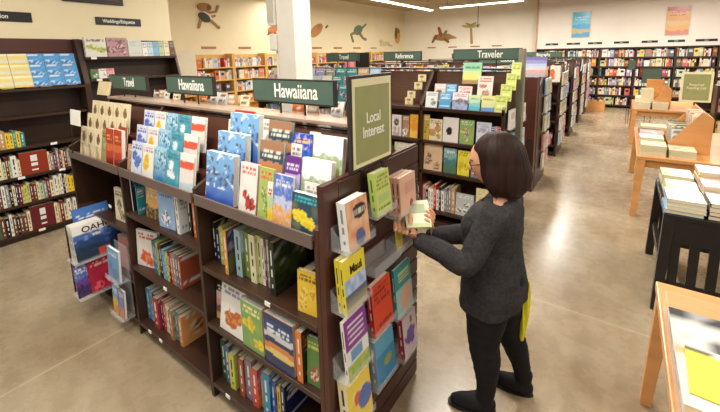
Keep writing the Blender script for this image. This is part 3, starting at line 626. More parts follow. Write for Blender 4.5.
MB().box(-.05, .0, .185, .199, .22, .80).obj('hanging_plate', ACR, t)
ATL = art('scene', ['#3a62a8', '#24406e', '#20303c', '#3a62a8'], 5)
def atl(u, v):
    if v > .72: return pc('#efece4')
    if v < .22 and abs(u-.6) < .12: return pc('#c04a38')
    return ATL(u, v)
for i in range(3):
    ab = book(('front copy of the OAHU road atlas on the upper tier of the clear rack', 'second copy of the OAHU road atlas, behind the front one', 'rearmost copy of the OAHU road atlas in the clear rack')[i], (-3.175-.034*i, .845, .521), PI/2, .30, .27, .026, atl, 'white', .17, nu=20, nv=18)
    if i == 0: text_obj('OAHU', .062, FRAMED, ab, (.16, -.0012, .226), (PI/2, 0, 0), 1.1); text_obj('atlas', .03, LETTER, ab, (.15, -.0012, .175), (PI/2, 0, 0), 1.0)
book('blue and white magazine behind the atlases', (-3.30, .90, .60), PI/2, .24, .275, .012, art('bands', ['#4a7ac0', '#3a6ab8', '#e8a0a8', '#7a8a98', 'white'], 42), 'blue', .17)
book('red hibiscus book on the lower tier of the clear rack', (-3.17, .905, .241), PI/2, .21, .255, .02, art('blob', ['#a8203c', '#e85a6a', '#7a1830', '#f0b0a0'], 44), 'dark red', .17, nu=18, nv=20)
book('purple and blue book left of the hibiscus book', (-3.185, .825, .241), PI/2, .078, .24, .016, art('scene', ['#4a6ab8', '#6a3a8a', '#2a2448', 'white'], 46), 'purple', .17)
book('black paperback behind the hibiscus book', (-3.22, .84, .241), PI/2, .25, .24, .03, art('type', ['black', 'white'], 46), 'black', .17)
t = thing('clip_rack', 'narrow clear rack with blue booklets by the left leg of the middle bookcase', 'book rack', (-3.0, 1.0, 0))
for z in (.42, .13): MB().box(0, .20, -.05, .03, z, z+.004).box(0, .20, -.055, -.05, z, z+.035).obj('tray', ACR, t)
MB().box(.0, .20, .031, .036, .13, .68).obj('back_plate', ACR, t)
book('turquoise and lavender flower booklet, upper tier of the narrow rack', (-2.985, .965, .425), 0, .175, .235, .02, art('blob', ['#6fa8d0', '#8a7ac0', '#3aa0a8', '#e0ecf4'], 48), 'sky blue', .05)
book('blue booklet with yellow sunflowers, lower tier of the narrow rack', (-2.985, .965, .135), 0, .09, .22, .02, art('scene', ['#5a98d0', '#e8c040', '#d8923a', 'white'], 50), 'blue', .05)
book('blue and orange booklet beside the sunflower booklet, lower tier', (-2.89, .968, .135), 0, .08, .215, .02, art('scene', ['#5a78c0', '#8a8ac8', '#e08a50', 'white'], 52), 'navy', .05)

# ------------------------------------------------------------------ books in the trays of the end panel (covers face +x)
def endbook(label, y, z, w_, h_, t_, af, spine, tilt=.10, **k):
    return book(label, (XE+.079, y+.02, z+.0035), PI/2, w_, h_, t_, af, spine, tilt, nu=18, nv=24, **k)
def orange_cover(u, v):
    if .56 < v < .86 and .28 < u < .92 and (abs((u-.6)/.32)**2 + abs((v-.72)/.15)**2 < 1): return pc('#2a2a2e') if not (.66 < v < .76 and (u*14) % 1 > .4) else pc('#e0d8c8')
    if v < .4 and (u-.55)**2 + (v-.18)**2*1.6 < .05: return pc('#5a6a9a')
    return lerp(pc('#f0c8a0'), pc('#e8986a'), max(0, min(1, .5+noise.noise(Vector((u*5, v*5, 1))))))
endbook('cream and orange book with a dark oval title, top left of the end panel', 1.085, 1.205, .150, .205, .045, orange_cover, 'white', back='white', ink='grey')
endbook('lime green paperback in the top row of the end panel', 1.30, 1.272, .125, .20, .035, art('type', ['#cfdd78', '#8aa04a', '#b8cf80'], 62), '#c0d268', .12, ink='green')
for i in range(3):
    book(('front pink book with a red seal, top right of the end panel', 'second pink book, behind the front one', 'third pink book, against the end panel')[i], (XE+.079-.0235*i, 1.53-.004*i, 1.1935), PI/2, .165, .20, .022, art('bands', ['#f0bca4', '#efb8a0', '#f0bea8', '#e8b098', '#d88a78'], 63+i) if i else (lambda u, v: pc('#b8343c') if ((u-.68)/.12)**2+((v-.22)/.10)**2 < 1 else (pc('#d89a84') if .5 < v < .85 and (v*16) % 1 > .6 and .3 < u < .9 else pc('#f2bfa6'))), '#e8ae94', .06, nu=18, nv=24)
def maui(u, v):
    if v > .62: return pc('#f0de3c')
    if v > .34: return lerp(pc('#8fb0e4'), pc('#dfe8f4'), max(0, noise.noise(Vector((u*6, v*6, 2)))+.3))
    return lerp(pc('#5a6478'), pc('#c0b48a'), max(0, min(1, (.3-v)*4)))
for i in range(2):
    gb = book(('front copy of the yellow landscape guide on the left of the end panel', 'second copy of the yellow landscape guide, behind the front one')[i], (XE+.079-.024*i, 1.078, .9385), PI/2, .148, .235, .022, maui, '#ecd93a', .08, nu=18, nv=24)
    if i == 0: text_obj('Maui', .052, BLACKW, gb, (.082, -.0012, .178), (PI/2, 0, 0), .85)
endbook('bright red paperback in the middle of the end panel', 1.265, .685, .165, .25, .028, art('type', ['#e2492c', '#8f2418'], 5), 'red')
endbook('teal book with a portrait, right side of the end panel', 1.475, .645, .17, .265, .016, (lambda u, v: (pc('#d8e0a0') if .66 < v < .86 and .2 < u < .85 and (v*14) % 1 > .45 else pc('#3a9a98')) if v > .56 else (pc('#e8b89a') if ((u-.6)/.34)**2+((v-.3)/.26)**2 < 1 else pc('#a8d0d0'))), 'teal')
def purp(u, v):
    if v > .5: return pc('#f4f0f4') if (.6 < v < .92 and .14 < u < .86 and (v*11) % 1 > .42 and noise.noise(Vector((u*12, int(v*11)*3, 1))) > -.3) else pc('#8a2f96')
    if .3 < v < .46 and .18 < u < .72: return pc('#6aa0cc')
    if v > .27: return pc('#f0f0ec')
    return lerp(pc('#8ac050'), pc('#e8c060'), max(0, noise.noise(Vector((u*7, v*7, 4)))+.2))
endbook('purple, white and green guide on the left of the end panel', 1.06, .615, .158, .275, .018, purp, 'white')
endbook('thick blue book with an island on its cover, middle of the end panel', 1.29, .385, .165, .245, .042, (lambda u, v: pc('#9aa04a') if ((u-.6)/.22)**2+((v-.42)/.1)**2 < 1 else (pc('#2f86b8') if v < .66 else pc('#5aa8c8'))), '#8fa8b8')
endbook('white book with a purple flower, right side of the end panel', 1.555, .345, .15, .235, .035, (lambda u, v: pc('#5a3a98') if ((u-.5)/.34)**2+((v-.46)/.22)**2 < 1+.9*noise.noise(Vector((u*6, v*6, 9))) else (pc('#7a4a3a') if ((u-.62)/.1)**2+((v-.82)/.08)**2 < 1 else pc('#d8c4cc'))), '#a8304a')
def yel(u, v):
    if ((u-.72)/.3)**2 + ((v-.45)/.2)**2 < 1: return pc('#4a6ab8')
    if ((u-.4)/.16)**2 + ((v-.55)/.12)**2 < 1: return pc('#e0603a')
    return lerp(pc('#f4d84a'), pc('#f8ec9a'), max(0, noise.noise(Vector((u*4, v*4, 7)))))
endbook('thick bright yellow book at the foot of the end panel', 1.065, .33, .17, .265, .05, yel, '#f6e8b8', back='cream')
book('narrow yellow booklet in the tray under the hands', (XE+.05, 1.54, 1.0045), PI/2, .06, .15, .008, art('bands', ['#e8d060', '#c8a838', '#e0c858', '#a88a30'], 3), 'yellow', .06)

# ------------------------------------------------------------------ helper for rows of spine books with running labels
CN = list(PAL)
def spine_row(x0, x1, place, z, hmax, where, seed, pal, tmin=.016, tmax=.036, blocks=(), depth=.17, skip=()):
    """place(s) -> (loc without z, rotz) for a book whose right end (seen from the front) is at s"""
    r = random.Random(seed); s = x0; i = 0
    bl = list(blocks)
    while s < x1 - tmin:
        if bl and s >= bl[0][0]:
            _, c, th_, h_, lab, af = bl.pop(0); s += th_; loc, rz = place(s)
            book(lab + where, (loc[0], loc[1], z), rz, depth, h_, th_ - .002, af or art('type', [c, 'white'], i), c, 0, small=True, nu=6, nv=8); i += 1; continue
        if any(a < s < b for a, b in skip): s += .02; continue
        th_ = min(r.uniform(tmin, tmax), x1 - s); c = r.choice(pal); h_ = hmax*r.uniform(.74, 1.0); s += th_; loc, rz = place(s)
        tall = 'tall ' if h_ > hmax*.92 else ('short ' if h_ < hmax*.8 else '')
        thick = 'thick ' if th_ > tmin+(tmax-tmin)*.75 else ('thin ' if th_ < tmin+(tmax-tmin)*.25 else '')
        book(tall + thick + c + ' book, ' + ordn(i) + ' from the left' + where, (loc[0], loc[1], z), rz, depth*r.uniform(.85, 1), h_, th_-.0015, art('type', [c, 'white' if sum(pc(c)) < 1.2 else 'black'], i+seed), c, 0, small=True, nu=5, nv=6, group=None)
        i += 1
    return i

# ------------------------------------------------------------------ bookcases on the left wall (fronts face +x)
LX = -5.37
def wall_unit(y0, y1, label, shelves, lipz, tags):
    t = thing('wall_bookcase', label, 'bookcase', (-5.65, 0, 0), group='dark bookcases along the left wall'); D = .28; th = .03
    for y in (y0, y1-th):
        MB().prism([(0.002, 0), (D, 0), (D, 1.70), (.16, 2.24), (.002, 2.24)], y, y+th, 'y').obj('side_panel', WOODD, t, .002) if False else \
        MB().add([(.002, y, 0), (D, y, 0), (D, y, 1.71), (.13, y, 2.25), (.002, y, 2.25), (.002, y+th, 0), (D, y+th, 0), (D, y+th, 1.71), (.13, y+th, 2.25), (.002, y+th, 2.25)],
                 [(0, 1, 2, 3, 4), (9, 8, 7, 6, 5), (0, 5, 6, 1), (1, 6, 7, 2), (2, 7, 8, 3), (3, 8, 9, 4), (4, 9, 5, 0)]).obj('side_panel', WOODD, t)
    a, b = y0+th+.001, y1-th-.001
    MB().box(.002, .02, a, b, 0, 2.25).obj('back_panel', WOODD, t); MB().box(.021, D-.03, a, b, 0, .08).obj('kick_base', WOODD, t)
    for z in shelves: MB().box(.021, D, a, b, z-.03, z).obj('shelf', WOODD, t, .002)
    for z, dp in lipz: MB().box(.021, dp, a, b, z-.03, z).obj('shelf', WOODD, t, .002)
    for z, ys in tags:
        for y in ys: MB().box(D+.0005, D+.006, y-.03, y+.03, z-.028, z-.001).obj('price_tag', TAGM, t)
    return t
LSH = (.085, .42, .735, 1.06)
u = wall_unit(-.3, 1.80, 'dark wall bookcase at the left edge with a planner display on top', LSH, ((1.70, .28),), [(1.06, (1.38, .2)), (.735, (1.05, 1.42)), (.085, (1.15,))])
MB().box(.021, .045, -.265, 1.765, 2.09, 2.25).obj('header_board', WOODM, u)
MB().add([(.115, -.265, 2.085), (.205, -.265, 1.73), (.205, 1.765, 1.73), (.115, 1.765, 2.085), (.10, -.265, 2.085), (.19, -.265, 1.72), (.19, 1.765, 1.72), (.10, 1.765, 2.085)], [(0, 1, 2, 3), (7, 6, 5, 4), (0, 4, 5, 1), (2, 6, 7, 3), (0, 3, 7, 4), (1, 5, 6, 2)]).obj('sloped_display', WOODM, u)
MB().box(.021, .26, -.265, 1.765, 1.37, 1.395).obj('inner_ledge', WOODD, u)
u = wall_unit(1.80, 3.0, 'dark wall bookcase behind the island end, boxed sets on top', LSH, ((2.03, .25), (1.76, .28), (1.4, .28)), [(2.03, (1.90,)), (1.76, (1.93,))])

def place_left(s): return (LX, s), PI
# spines face +x: local -x -> +x : rotz = pi ; thickness runs to -y
def pl_left(s): return ((-5.385, s), PI)
MIX = ['cream', 'white', 'tan', 'dark red', 'black', 'grey', 'navy', 'brown', 'cream', 'pale green', 'white', 'yellow', 'teal']
spine_row(.55, 1.14, pl_left, 1.0615, .20, ', second shelf down, left wall bookcase', 5, ['orange', 'tan', 'yellow', 'red', 'dark red', 'teal'], .025, .05)
spine_row(.55, 1.70, pl_left, .7365, .25, ', reddish shelf, left wall bookcase', 8, ['white', 'dark red', 'red', 'dark red', 'grey', 'cream', 'pale green'], .018, .036,
          blocks=((.58, 'pale blue', .22, .17, 'stack of pale blue books', None), (.86, 'cream', .05, .24, 'broad cream book', None), (.98, 'white', .05, .24, 'broad white book', None), (1.04, '#96361f', .245, .25, 'wide rust red encyclopedia', None)))
spine_row(.55, 1.74, pl_left, .4215, .25, ', middle cream shelf, left wall bookcase', 12, MIX, .018, .038)
spine_row(.55, 1.60, pl_left, .0865, .26, ', lowest shelf, left wall bookcase', 17, ['dark red', 'black', 'tan', 'cream', 'white', 'brown'], .02, .04,
          blocks=((.56, '#4a6050', .24, .22, 'wide grey green hardback', None), (1.06, '#6a1a22', .22, .27, 'wide wine red hardback', None), ))
spine_row(1.62, 1.74, pl_left, .0865, .22, ' by the divider, lowest shelf, left wall bookcase', 3, ['lavender', 'yellow', 'white'], .03, .05)
# calendars on the sloped display: covers face +x
CY = art('bands', ['#f0ecc8', '#f0dc78', '#e8d8a0', '#e0e0d0', '#f0d060', '#b8b8a0'], 4); CB = art('blob', ['#4a9ad8', '#cfe4f4', '#2f78c0', '#f0f0f0'], 7)
for r_ in range(3):
    for i, y in enumerate([.62, .79, .96, 1.13, 1.29, 1.44, 1.59]):
        yl = i < 4; w_ = .165 if yl else .145
        book(('yellow and white' if yl else 'blue') + ' planner on the left wall bookcase, ' + ('upper', 'middle', 'lower')[r_] + ' row, ' + ordn(i) + ' from the left',
             (-5.65+.190+.040*r_, y, 1.955-.120*r_), PI/2, w_, .128, .008, CY if yl else CB, 'white', .3, small=True, nu=8, nv=8)
for i, (y, c) in enumerate([(1.22, 'red'), (1.35, 'tan'), (1.46, 'black'), (1.6, 'grey'), (1.02, 'lime green'), (.8, 'pale green')]):
    book('small ' + c + ' notebook lying along the lip of the planner display', (-5.65+.262, y, 1.704), PI/2, .10, .06, .012, art('type', [c, 'white'], i), c, .3, small=True, nu=5, nv=5)
# right unit: top shelf boxed sets, small row, cream card
def boxed(y, w_, h_, lab, af, c, z=2.0315): book(lab, (-5.41, y, z), PI/2, w_, h_, .05, af, c, .05, small=True, nu=12, nv=12)
boxed(1.84, .23, .24, 'white boxed kit with a yellow green picture on the top shelf behind the island', art('blob', ['#e4e0d0', '#b8c04a', '#8a8a5a', '#7a5a5a'], 3), 'white')
boxed(2.08, .24, .24, 'dusty pink boxed kit on the top shelf behind the island', art('blob', ['#b8888c', '#7a3a4a', '#d8b8b0', '#6a4a50'], 5), '#8a6a70')
boxed(2.33, .17, .22, 'pale grey boxed kit on the top shelf behind the island', art('type', ['#d8d8cc', '#b8c0b8'], 6), 'white')
for i, c in enumerate(['white', 'pale blue', 'sky blue', 'pale green', 'cream', 'brown']):
    boxed(2.505+i*.075, .07, .19+.004*i, c + ' box, ' + ORD[i] + ' of six at the right of the top shelf behind the island', art('type', [c, 'grey'], i), c)
for i, (y, c) in enumerate([(1.86, 'green'), (1.95, 'white'), (2.04, 'pink')]):
    boxed(y, .085, .12, 'small ' + c + ' picture book on the second shelf behind the island', art('blob', [c, 'white', 'dark green', 'red'], i), c, 1.7615)

# ------------------------------------------------------------------ rows of double-sided bookcases behind the island
def gondola(xl, xr, yf, label, shelves, top=1.80, depth=.80, lip=1.40, bays=3):
    t = thing('double_sided_bookcase', label, 'bookcase', (0, yf, 0), group='rows of dark double-sided bookcases'); th = .03; yc = depth/2
    prof = [(0, 0), (depth, 0), (depth, lip+.03), (yc+.06, top), (yc-.06, top), (0, lip+.03)]
    bw = (xr-xl)/bays
    for k in range(bays+1):
        x = min(xr-th, xl + k*bw); MB().prism(prof, x, x+th, 'x').obj('side_panel', WOODD, t, .002)
    MB().box(xl+th, xr-th, yc-.012, yc+.012, .0, top-.02).obj('back_panel', mat('brown_slat_back', '#6b4a38', .5, .2, 5, stretch=(1, 1, 14)), t)
    for z in shelves:
        for (a, b) in ((0, yc-.013), (yc+.013, depth)): MB().box(xl+.004, xr-.004, a, b, z-.035, z).obj('shelf', WOODD, t, .002)
    MB().box(xl+.02, xr-.02, .04, depth-.04, 0, .08).obj('kick_base', WOODD, t)
    MB().box(xl, xr, yc-.075, yc+.075, top+.001, top+.02).obj('top_cap', BLACKW, t, .002)
    return t, yc
RS = (.22, .68, 1.03, 1.40)
g2, yc2 = gondola(-4.6, -.93, 3.75, 'dark double-sided bookcase behind the reading woman, brochures along its top', RS, bays=4)
Y2 = 3.75
# top display of the second row
def r2(x, z, w_, h_, lab, af, c, y=.02, tilt=.2, th=.012, **k): return book(lab, (x, Y2+y, z), 0, w_, h_, th, af, c, tilt, small=True, nu=10, nv=14, **k)
w2 = ', top of the bookcase behind the woman'
r2(-1.79, 1.402, .135, .175, 'white and grey guide at the left' + w2, art('blob', ['#e8ece8', '#9ab8b8', '#5a5a58', '#8a8a88'], 1), 'white')
r2(-1.63, 1.402, .13, .17, 'sky blue guide' + w2, art('type', ['#58a0d0', '#d8ecf8'], 2), 'sky blue')
r2(-1.48, 1.402, .165, .18, 'white and lavender harbour guide' + w2, art('scene', ['#f0e8ec', '#6a6a78', '#a8b8e0', '#c86a70'], 3), 'white')
r2(-1.30, 1.402, .115, .16, 'pale teal guide' + w2, art('bands', ['#d8e8a8', '#c8e0b8', '#88c8c8', '#58b8d0', '#7ac0b0'], 4), 'teal')
r2(-1.17, 1.402, .13, .16, 'yellow and blue guide' + w2, art('bands', ['#e8e090', '#e0e098', '#d8dca0', '#5a98d0', '#8a9a60'], 5), 'yellow')
r2(-1.735, 1.46, .13, .20, 'red titled booklet behind the white and grey guide' + w2, art('blob', ['#d8d0c8', '#c04848', '#5a6a5a', 'white'], 6), 'white', y=.12)
r2(-1.60, 1.46, .12, .20, 'blue booklet behind the sky blue guide' + w2, art('type', ['#60a4d4', '#c8e4f4'], 7), 'blue', y=.12)
r2(-1.46, 1.46, .15, .18, 'red lettered white booklet' + w2, art('type', ['#f0e8e4', '#d04a44'], 8), 'white', y=.12)
r2(-1.44, 1.66, .20, .23, 'tall pale green and yellow map guide standing highest' + w2, art('bands', ['#8ac8a0', '#9ad0a8', '#d0dc8a', '#e8dc78', '#a88a50', '#508a68'], 9), 'green', y=.20)
r2(-1.26, 1.50, .155, .25, 'white road map with a red title' + w2, art('blob', ['#ece6d8', '#b8a888', '#c85a50', '#c84040'], 10), 'white', y=.15)
lg = art('type', ['#d8e078', '#9ab040', '#e8f0a8'], 11)
for i in range(4): r2(-1.035+.03*i, 1.402+.105*i, .115-.008*i, .17, ('front', 'second', 'third', 'rearmost')[i] + ' lime yellow booklet of the stepped pile' + w2, lg, 'lime green', y=.012+.075*i)
for i, (x, z) in enumerate([(-2.02, 1.66), (-2.04, 1.57), (-2.10, 1.47), (-2.10, 1.40)]):
    r2(x, z+.002, .10, .085, 'small cream card in the slatted bay beside the Local Interest sign, ' + ORD[i] + ' from the top', art('portrait', ['#e8d8a8', '#8a6a40', '#c8a870'], 2), 'cream', y=.30-.06*i, tilt=.1)
# left bays of the second row: coloured books above
rr = random.Random(21)
for lv, (z, y) in enumerate([(1.402, .02), (1.50, .12), (1.60, .2)]):
    for i in range(11):
        c = rr.choice(['pink', 'lavender', 'tan', 'white', 'cream', 'sky blue', 'pale green', 'pale blue', 'grey', 'teal'])
        x = -4.52 + i*.185
        if abs(x+3.66) < .04 or x > -2.55: continue
        r2(x, z, .16, .22, c + ' picture book, ' + ordn(i) + ' from left, ' + ('front', 'middle', 'back')[lv] + ' row left of the Local Interest sign', art('blob', [c, rr.choice(CN), rr.choice(CN), 'white'], i+lv*20), c, y=y)
# second level: face out
w3 = ', middle shelf behind the woman'
def r3(x, z, w_, h_, lab, af, c, y=.03, tilt=.08, **k): return book(lab, (x, Y2+y, z), 0, w_, h_, .015, af, c, tilt, small=True, nu=12, nv=16)
Z2 = 1.032
for a in [(-2.235, .13, .25, 'white book with a dark head', art('portrait', ['#e8ddd8', '#2a2a2a', '#b8a8a0'], 1), 'white'), (-2.09, .09, .25, 'brown and white book', art('blob', ['#a8785a', 'white', 'brown', 'white'], 2), 'brown'), (-1.99, .10, .27, 'golden orange book', art('bands', ['#f0b030', '#e89a28', '#f0c050', '#d88020'], 3), 'orange'),
          (-1.835, .085, .28, 'olive gold book', art('blob', ['#c8a83a', '#7a7a30', '#e8d070', 'white'], 4), 'yellow'), (-1.745, .15, .24, 'cream book with small drawings', art('blob', ['#e8dcb8', '#c8784a', '#a8b070', '#6a5a40'], 5), 'cream'),
          (-1.585, .175, .27, 'white book with a black pot', lambda u, v: pc('#252222') if ((u-.42)/.2)**2+((v-.45)/.16)**2 < 1 else pc('#ebe2da'), 'white'), (-1.395, .155, .26, 'green and yellow flower book', art('blob', ['#8fae6a', '#e0d048', '#6a60a0', 'white'], 6), 'green'),
          (-1.215, .15, .25, 'pale lavender book', art('type', ['#dcdce8', '#a8a8c0'], 7), 'lavender')]: r3(a[0], Z2, a[1], a[2], a[3] + w3, a[4], a[5])
for i, c in enumerate(['purple', 'blue', 'lavender', 'orange', 'red', 'orange']): r3(-1.06+.018*i, Z2, .017, .22, 'narrow ' + c + ' spine' + w3 + ', ' + ordn(i) + ' of the bright set', art('type', [c, 'white'], i), c)
w4 = ', third shelf behind the woman'; Z3 = .682
for a in [(-2.2, .25, .27, 'pale green leafy book', art('blob', ['#d8d8b0', '#9aa860', '#e0a060', 'white'], 8), 'cream'), (-1.81, .22, .30, 'tan book with a small branch', art('blob', ['#e0bf9a', '#c8a888', '#5a4a3a', '#e8c8a0'], 9), 'tan'),
          (-1.57, .145, .28, 'teal landscape book', art('scene', ['#7aa8a8', '#4a7a88', '#5a7a50', '#e0ece8'], 10), 'teal'), (-1.41, .13, .27, 'yellow cookery book', art('blob', ['#f0e048', '#e0c838', '#b8a030', '#6a6a2a'], 11), 'yellow'),
          (-1.26, .2, .24, 'grey cookery book', art('blob', ['grey', 'white', 'black', 'white'], 12), 'grey')]: r3(a[0], Z3, a[1], a[2], a[3] + w4, a[4], a[5])
w5 = ', lower shelf behind the woman'; Z4 = .222
spine_row(-1.88, -1.42, lambda s: ((s, Y2+.03), PI/2), Z4, .30, w5, 31, ['red', 'black', 'dark green', 'white', 'tan', 'grey', 'dark red', 'pink'], .02, .045, depth=.2)
r3(-1.42, Z4, .2, .25, 'grey and white photo book' + w5, art('blob', ['#b8c0c0', 'white', '#3a3a3a', 'white'], 13), 'grey')
r3(-1.20, Z4+.0, .17, .34, 'cream leaning book by the woman' + w5, art('type', ['#ecdfae', '#d8c888'], 14), 'cream')
for i, x in enumerate([-2.2, -1.95]): r3(x, Z4, .2, .26, ('tan', 'cream')[i] + ' photo book' + w5 + ', left of the spines', art('blob', ['#c88a50', '#e0b878', '#5a3a28', 'white'], 15+i), 'tan')

def top_sign2(x0, x1, y, z0, z1, zc, txt, label, sz): top_sign(x0, x1, y, z0, z1, zc, txt, label, sz)
top_sign(-1.62, -.88, Y2+.4, 1.905, 2.03, 1.822, 'Traveler', 'green sign with white lettering above the bookcase behind the woman', .09)
top_sign(-2.55, -2.02, Y2+.4, 1.905, 2.02, 1.822, 'Reference', 'green sign above the row right of the column, left of the longer green sign', .07)
top_sign(-3.52, -2.95, Y2+.4, 1.90, 2.02, 1.822, 'Travel', 'green sign right beside the column', .075)
# end of the second row: post, pockets and booklets facing the aisle
t = thing('aisle_end_post', 'grey metal post rising at the aisle end of the bookcase behind the woman', 'post', (-.88, 4.16, 0))
MB().box(-.03, .03, -.04, .04, 0, 2.02).obj('post', mat('grey_post', '#8a8672', .5), t, .003); MB().box(-.05, .05, -.06, .06, 0, .02).obj('foot', METAL, t)
def pocket(x, y, z, w_, h_, c, lab, rz=PI/2, dark=False):
    t = thing('brochure_pocket', lab, 'brochure', (x, y, z), (0, 0, rz))
    MB().box(0, w_, -.055, 0, 0, .004).box(0, w_, -.055, -.051, .004, h_*.4).obj('pocket', ACR, t)
    mb = MB(); mb.box(.005, w_-.005, -.045, -.02, .005, h_, pc(c))
    mb.add([(.02, -.0455, h_*.55), (w_*.8, -.0455, h_*.55), (w_*.8, -.0455, h_*.85), (.02, -.0455, h_*.85)], [(0, 1, 2, 3)], lerp(pc(c), pc('brown' if not dark else 'navy'), .35)); mb.obj('brochures', PRINT, t)
pk = random.Random(2)
for i, (y, z, w_, h_, c) in enumerate([(3.80, 1.22, .2, .2, 'white'), (3.80, .95, .2, .22, 'sky blue'), (4.28, 1.22, .2, .2, 'white'), (4.28, .92, .2, .22, 'pale blue'), (3.80, .66, .2, .22, 'pink'), (4.28, .62, .2, .22, 'white')]):
    pocket(-.929, y, z, w_, h_, c, c + ' brochures, ' + ('upper', 'middle', 'upper', 'middle', 'lower', 'lower')[i] + (' near' if y < 4 else ' far') + ' pocket at the aisle end behind the woman')

# rows further back
FARB = MB()      # all the books too far and too many to single out
def fill_shelf(mb, a, b, y, z, hmax, r, pal, axis='x', face=-1, depth=.15, density=.94, tmin=.02, tmax=.05):
    s = a
    while s < b-.02:
        t_ = r.uniform(tmin, tmax)
        if r.random() < .22: t_ = r.uniform(.09, .16)
        if s + t_ > b: break
        if r.random() < density:
            h_ = hmax*r.uniform(.68, 1); c = lerp(pc(r.choice(pal)), pc(r.choice(pal)), .15); n0 = len(mb.f)
            if axis == 'x':
                y0, y1 = (y, y+depth) if face < 0 else (y-depth, y); mb.box(s, s+t_-.002, y0, y1, z, z+h_, c)
                if h_ > .1: yy = y-.001 if face < 0 else y+.001; mb.add([(s+t_*.2, yy, z+h_*.5), (s+t_*.8, yy, z+h_*.5), (s+t_*.8, yy, z+h_*.8), (s+t_*.2, yy, z+h_*.8)], [(0, 1, 2, 3)], pc(r.choice(pal)))
            else:
                x0, x1 = (y-depth, y) if face > 0 else (y, y+depth); mb.box(x0, x1, s, s+t_-.002, z, z+h_, c)
                xx = y+.001 if face > 0 else y-.001; mb.add([(xx, s+t_*.2, z+h_*.5), (xx, s+t_*.8, z+h_*.5), (xx, s+t_*.8, z+h_*.8), (xx, s+t_*.2, z+h_*.8)], [(0, 1, 2, 3)], pc(r.choice(pal)))
        s += t_
FPAL = ['white', 'cream', 'white', 'cream', 'dark red', 'black', 'pink', 'pale blue', 'tan', 'red', 'grey', 'yellow', 'pale green', 'navy', 'brown', 'lavender', 'teal', 'orange']
fr = random.Random(9)
for z in (.221, .681, 1.031): fill_shelf(FARB, -4.55, -2.32, Y2+.04, z, .27, fr, FPAL)
for k, (yf, xl, lab) in enumerate([(5.69, -5.2, 'third row of dark bookcases, brown aisle end with a magazine on top'), (7.70, -5.6, 'fourth row of dark bookcases from the camera'), (9.72, -5.6, 'fifth row of dark bookcases from the camera'), (11.70, -5.6, 'sixth row of dark bookcases, next to last before the back wall'), (13.40, -5.0, 'last row of dark bookcases before the back wall')]):
    gondola(xl, -.96, yf, lab, RS, top=1.76 if k else 1.66, bays=4)
    for z in (1.401, 1.031, .681, .221):
        fill_shelf(FARB, xl+.05, -1.0, yf+.04, z, .26, fr, FPAL, density=.9)
    fill_shelf(FARB, xl+.05, -1.0, yf+.14, 1.52, .22, fr, FPAL, density=.85, depth=.03)
    for j, z in enumerate((1.35, 1.08, .80, .50, .22)):
        for i, y in enumerate((yf+.04, yf+.30, yf+.56)):
            if k == 0 and (i == 0 or fr.random() < .15): continue
            c = fr.choice(['white', 'white', 'cream', 'pale blue', 'pink', 'white'])
            pocket(-.959, y, z, .2, .24, c, c + ' brochures, ' + ['top', 'second', 'third', 'fourth', 'lowest'][j] + ' pocket, ' + ('near', 'middle', 'far')[i] + ' column, aisle end of the ' + ['third', 'fourth', 'fifth', 'sixth', 'last'][k] + ' row')
MBt = thing('end_display_box', 'brown display box on the aisle end of the third row, holding a seaside magazine', 'display box', (-1.02, 5.70, 0))
MB().box(-.13, .055, -.16, -.015, 0, 1.64).obj('body', WOODM, MBt, .004); MB().box(-.12, .045, -.17, -.161, .08, .78).obj('front_panel', WOODD, MBt, .003)
book('large seaside magazine with a purple sky on the brown display box', (-1.14, 5.56, 1.645), 0, .27, .27, .012, art('bands', ['#6a5a9a', '#8a84b8', '#a8b8d8', '#c8c0c0', '#c89a8a', '#a8a0b0', '#7a8ab0'], 70), 'lavender', .15, small=True)
book('orange cover on top of the fourth row, beside the aisle', (-1.13, 7.66, 1.42), 0, .17, .30, .012, art('blob', ['#e8e0d0', '#e06a28', '#c8581e', '#f0d8c0'], 71), 'orange', .1, small=True)
top_sign(-1.75, -1.0, 8.1, 1.86, 1.97, 1.782, 'Biography', 'long green sign above the fourth row near the aisle', .07)
top_sign(-3.2, -2.4, 8.1, 1.86, 1.97, 1.782, 'History', 'long green sign above the middle of the fourth row', .07)
top_sign(-1.95, -1.15, 6.09, 1.80, 1.93, 1.682, 'Cooking', 'green sign above the third row, seen past the longer sign', .07)
t = thing('cardboard_display', 'black stand with a pink edge behind the column', 'display stand', (-3.45, 5.0, 0))
MB().box(-.2, .2, -.1, .1, 0, 1.75).obj('body', BLACKW, t, .004); MB().box(-.32, -.21, -.11, .0, 0, 2.02).obj('side_banner', mat('pink_banner', '#d87a88', .6), t); MB().box(-.1, .16, -.11, -.1, 1.78, 2.02).box(-.1, .16, -.1, -.09, 1.75, 2.02).obj('header_card', BLACKW, t)

# ------------------------------------------------------------------ light wooden bookcases of the children section
for k in range(9):
    y0 = 3.95 + k*1.09
    t = thing('childrens_bookcase', 'light wooden bookcase under the wall cut-outs, ' + ORD[k] + ' from the left', 'bookcase', (-8.70, y0, 0), group='light wooden bookcases of the children section')
    for y in (0, 1.045): MB().box(.003, .32, y, y+.04, 0, 2.08).obj('side_panel', PALEOAK, t, .003)
    MB().box(.003, .02, .042, 1.043, 0, 2.06).obj('back_panel', PALEOAK, t)
    for z in (.1, .45, .78, 1.10, 1.42, 1.74): MB().box(.021, .32, .042, 1.043, z-.03, z).obj('shelf', PALEOAK, t, .003)
    for z in (.78, 1.10, 1.42, 1.74): fill_shelf(FARB, y0+.06, y0+1.02, -8.42, z+.001, .25, fr, ['white', 'cream', 'pink', 'pale green', 'teal', 'red', 'tan', 'white', 'navy', 'pale blue', 'orange'], axis='y', face=1, density=.92)
t = thing('poster_easel', 'white poster board standing in front of the children bookcases at the left', 'poster', (-8.1, 4.6, 0), (0, 0, .9))
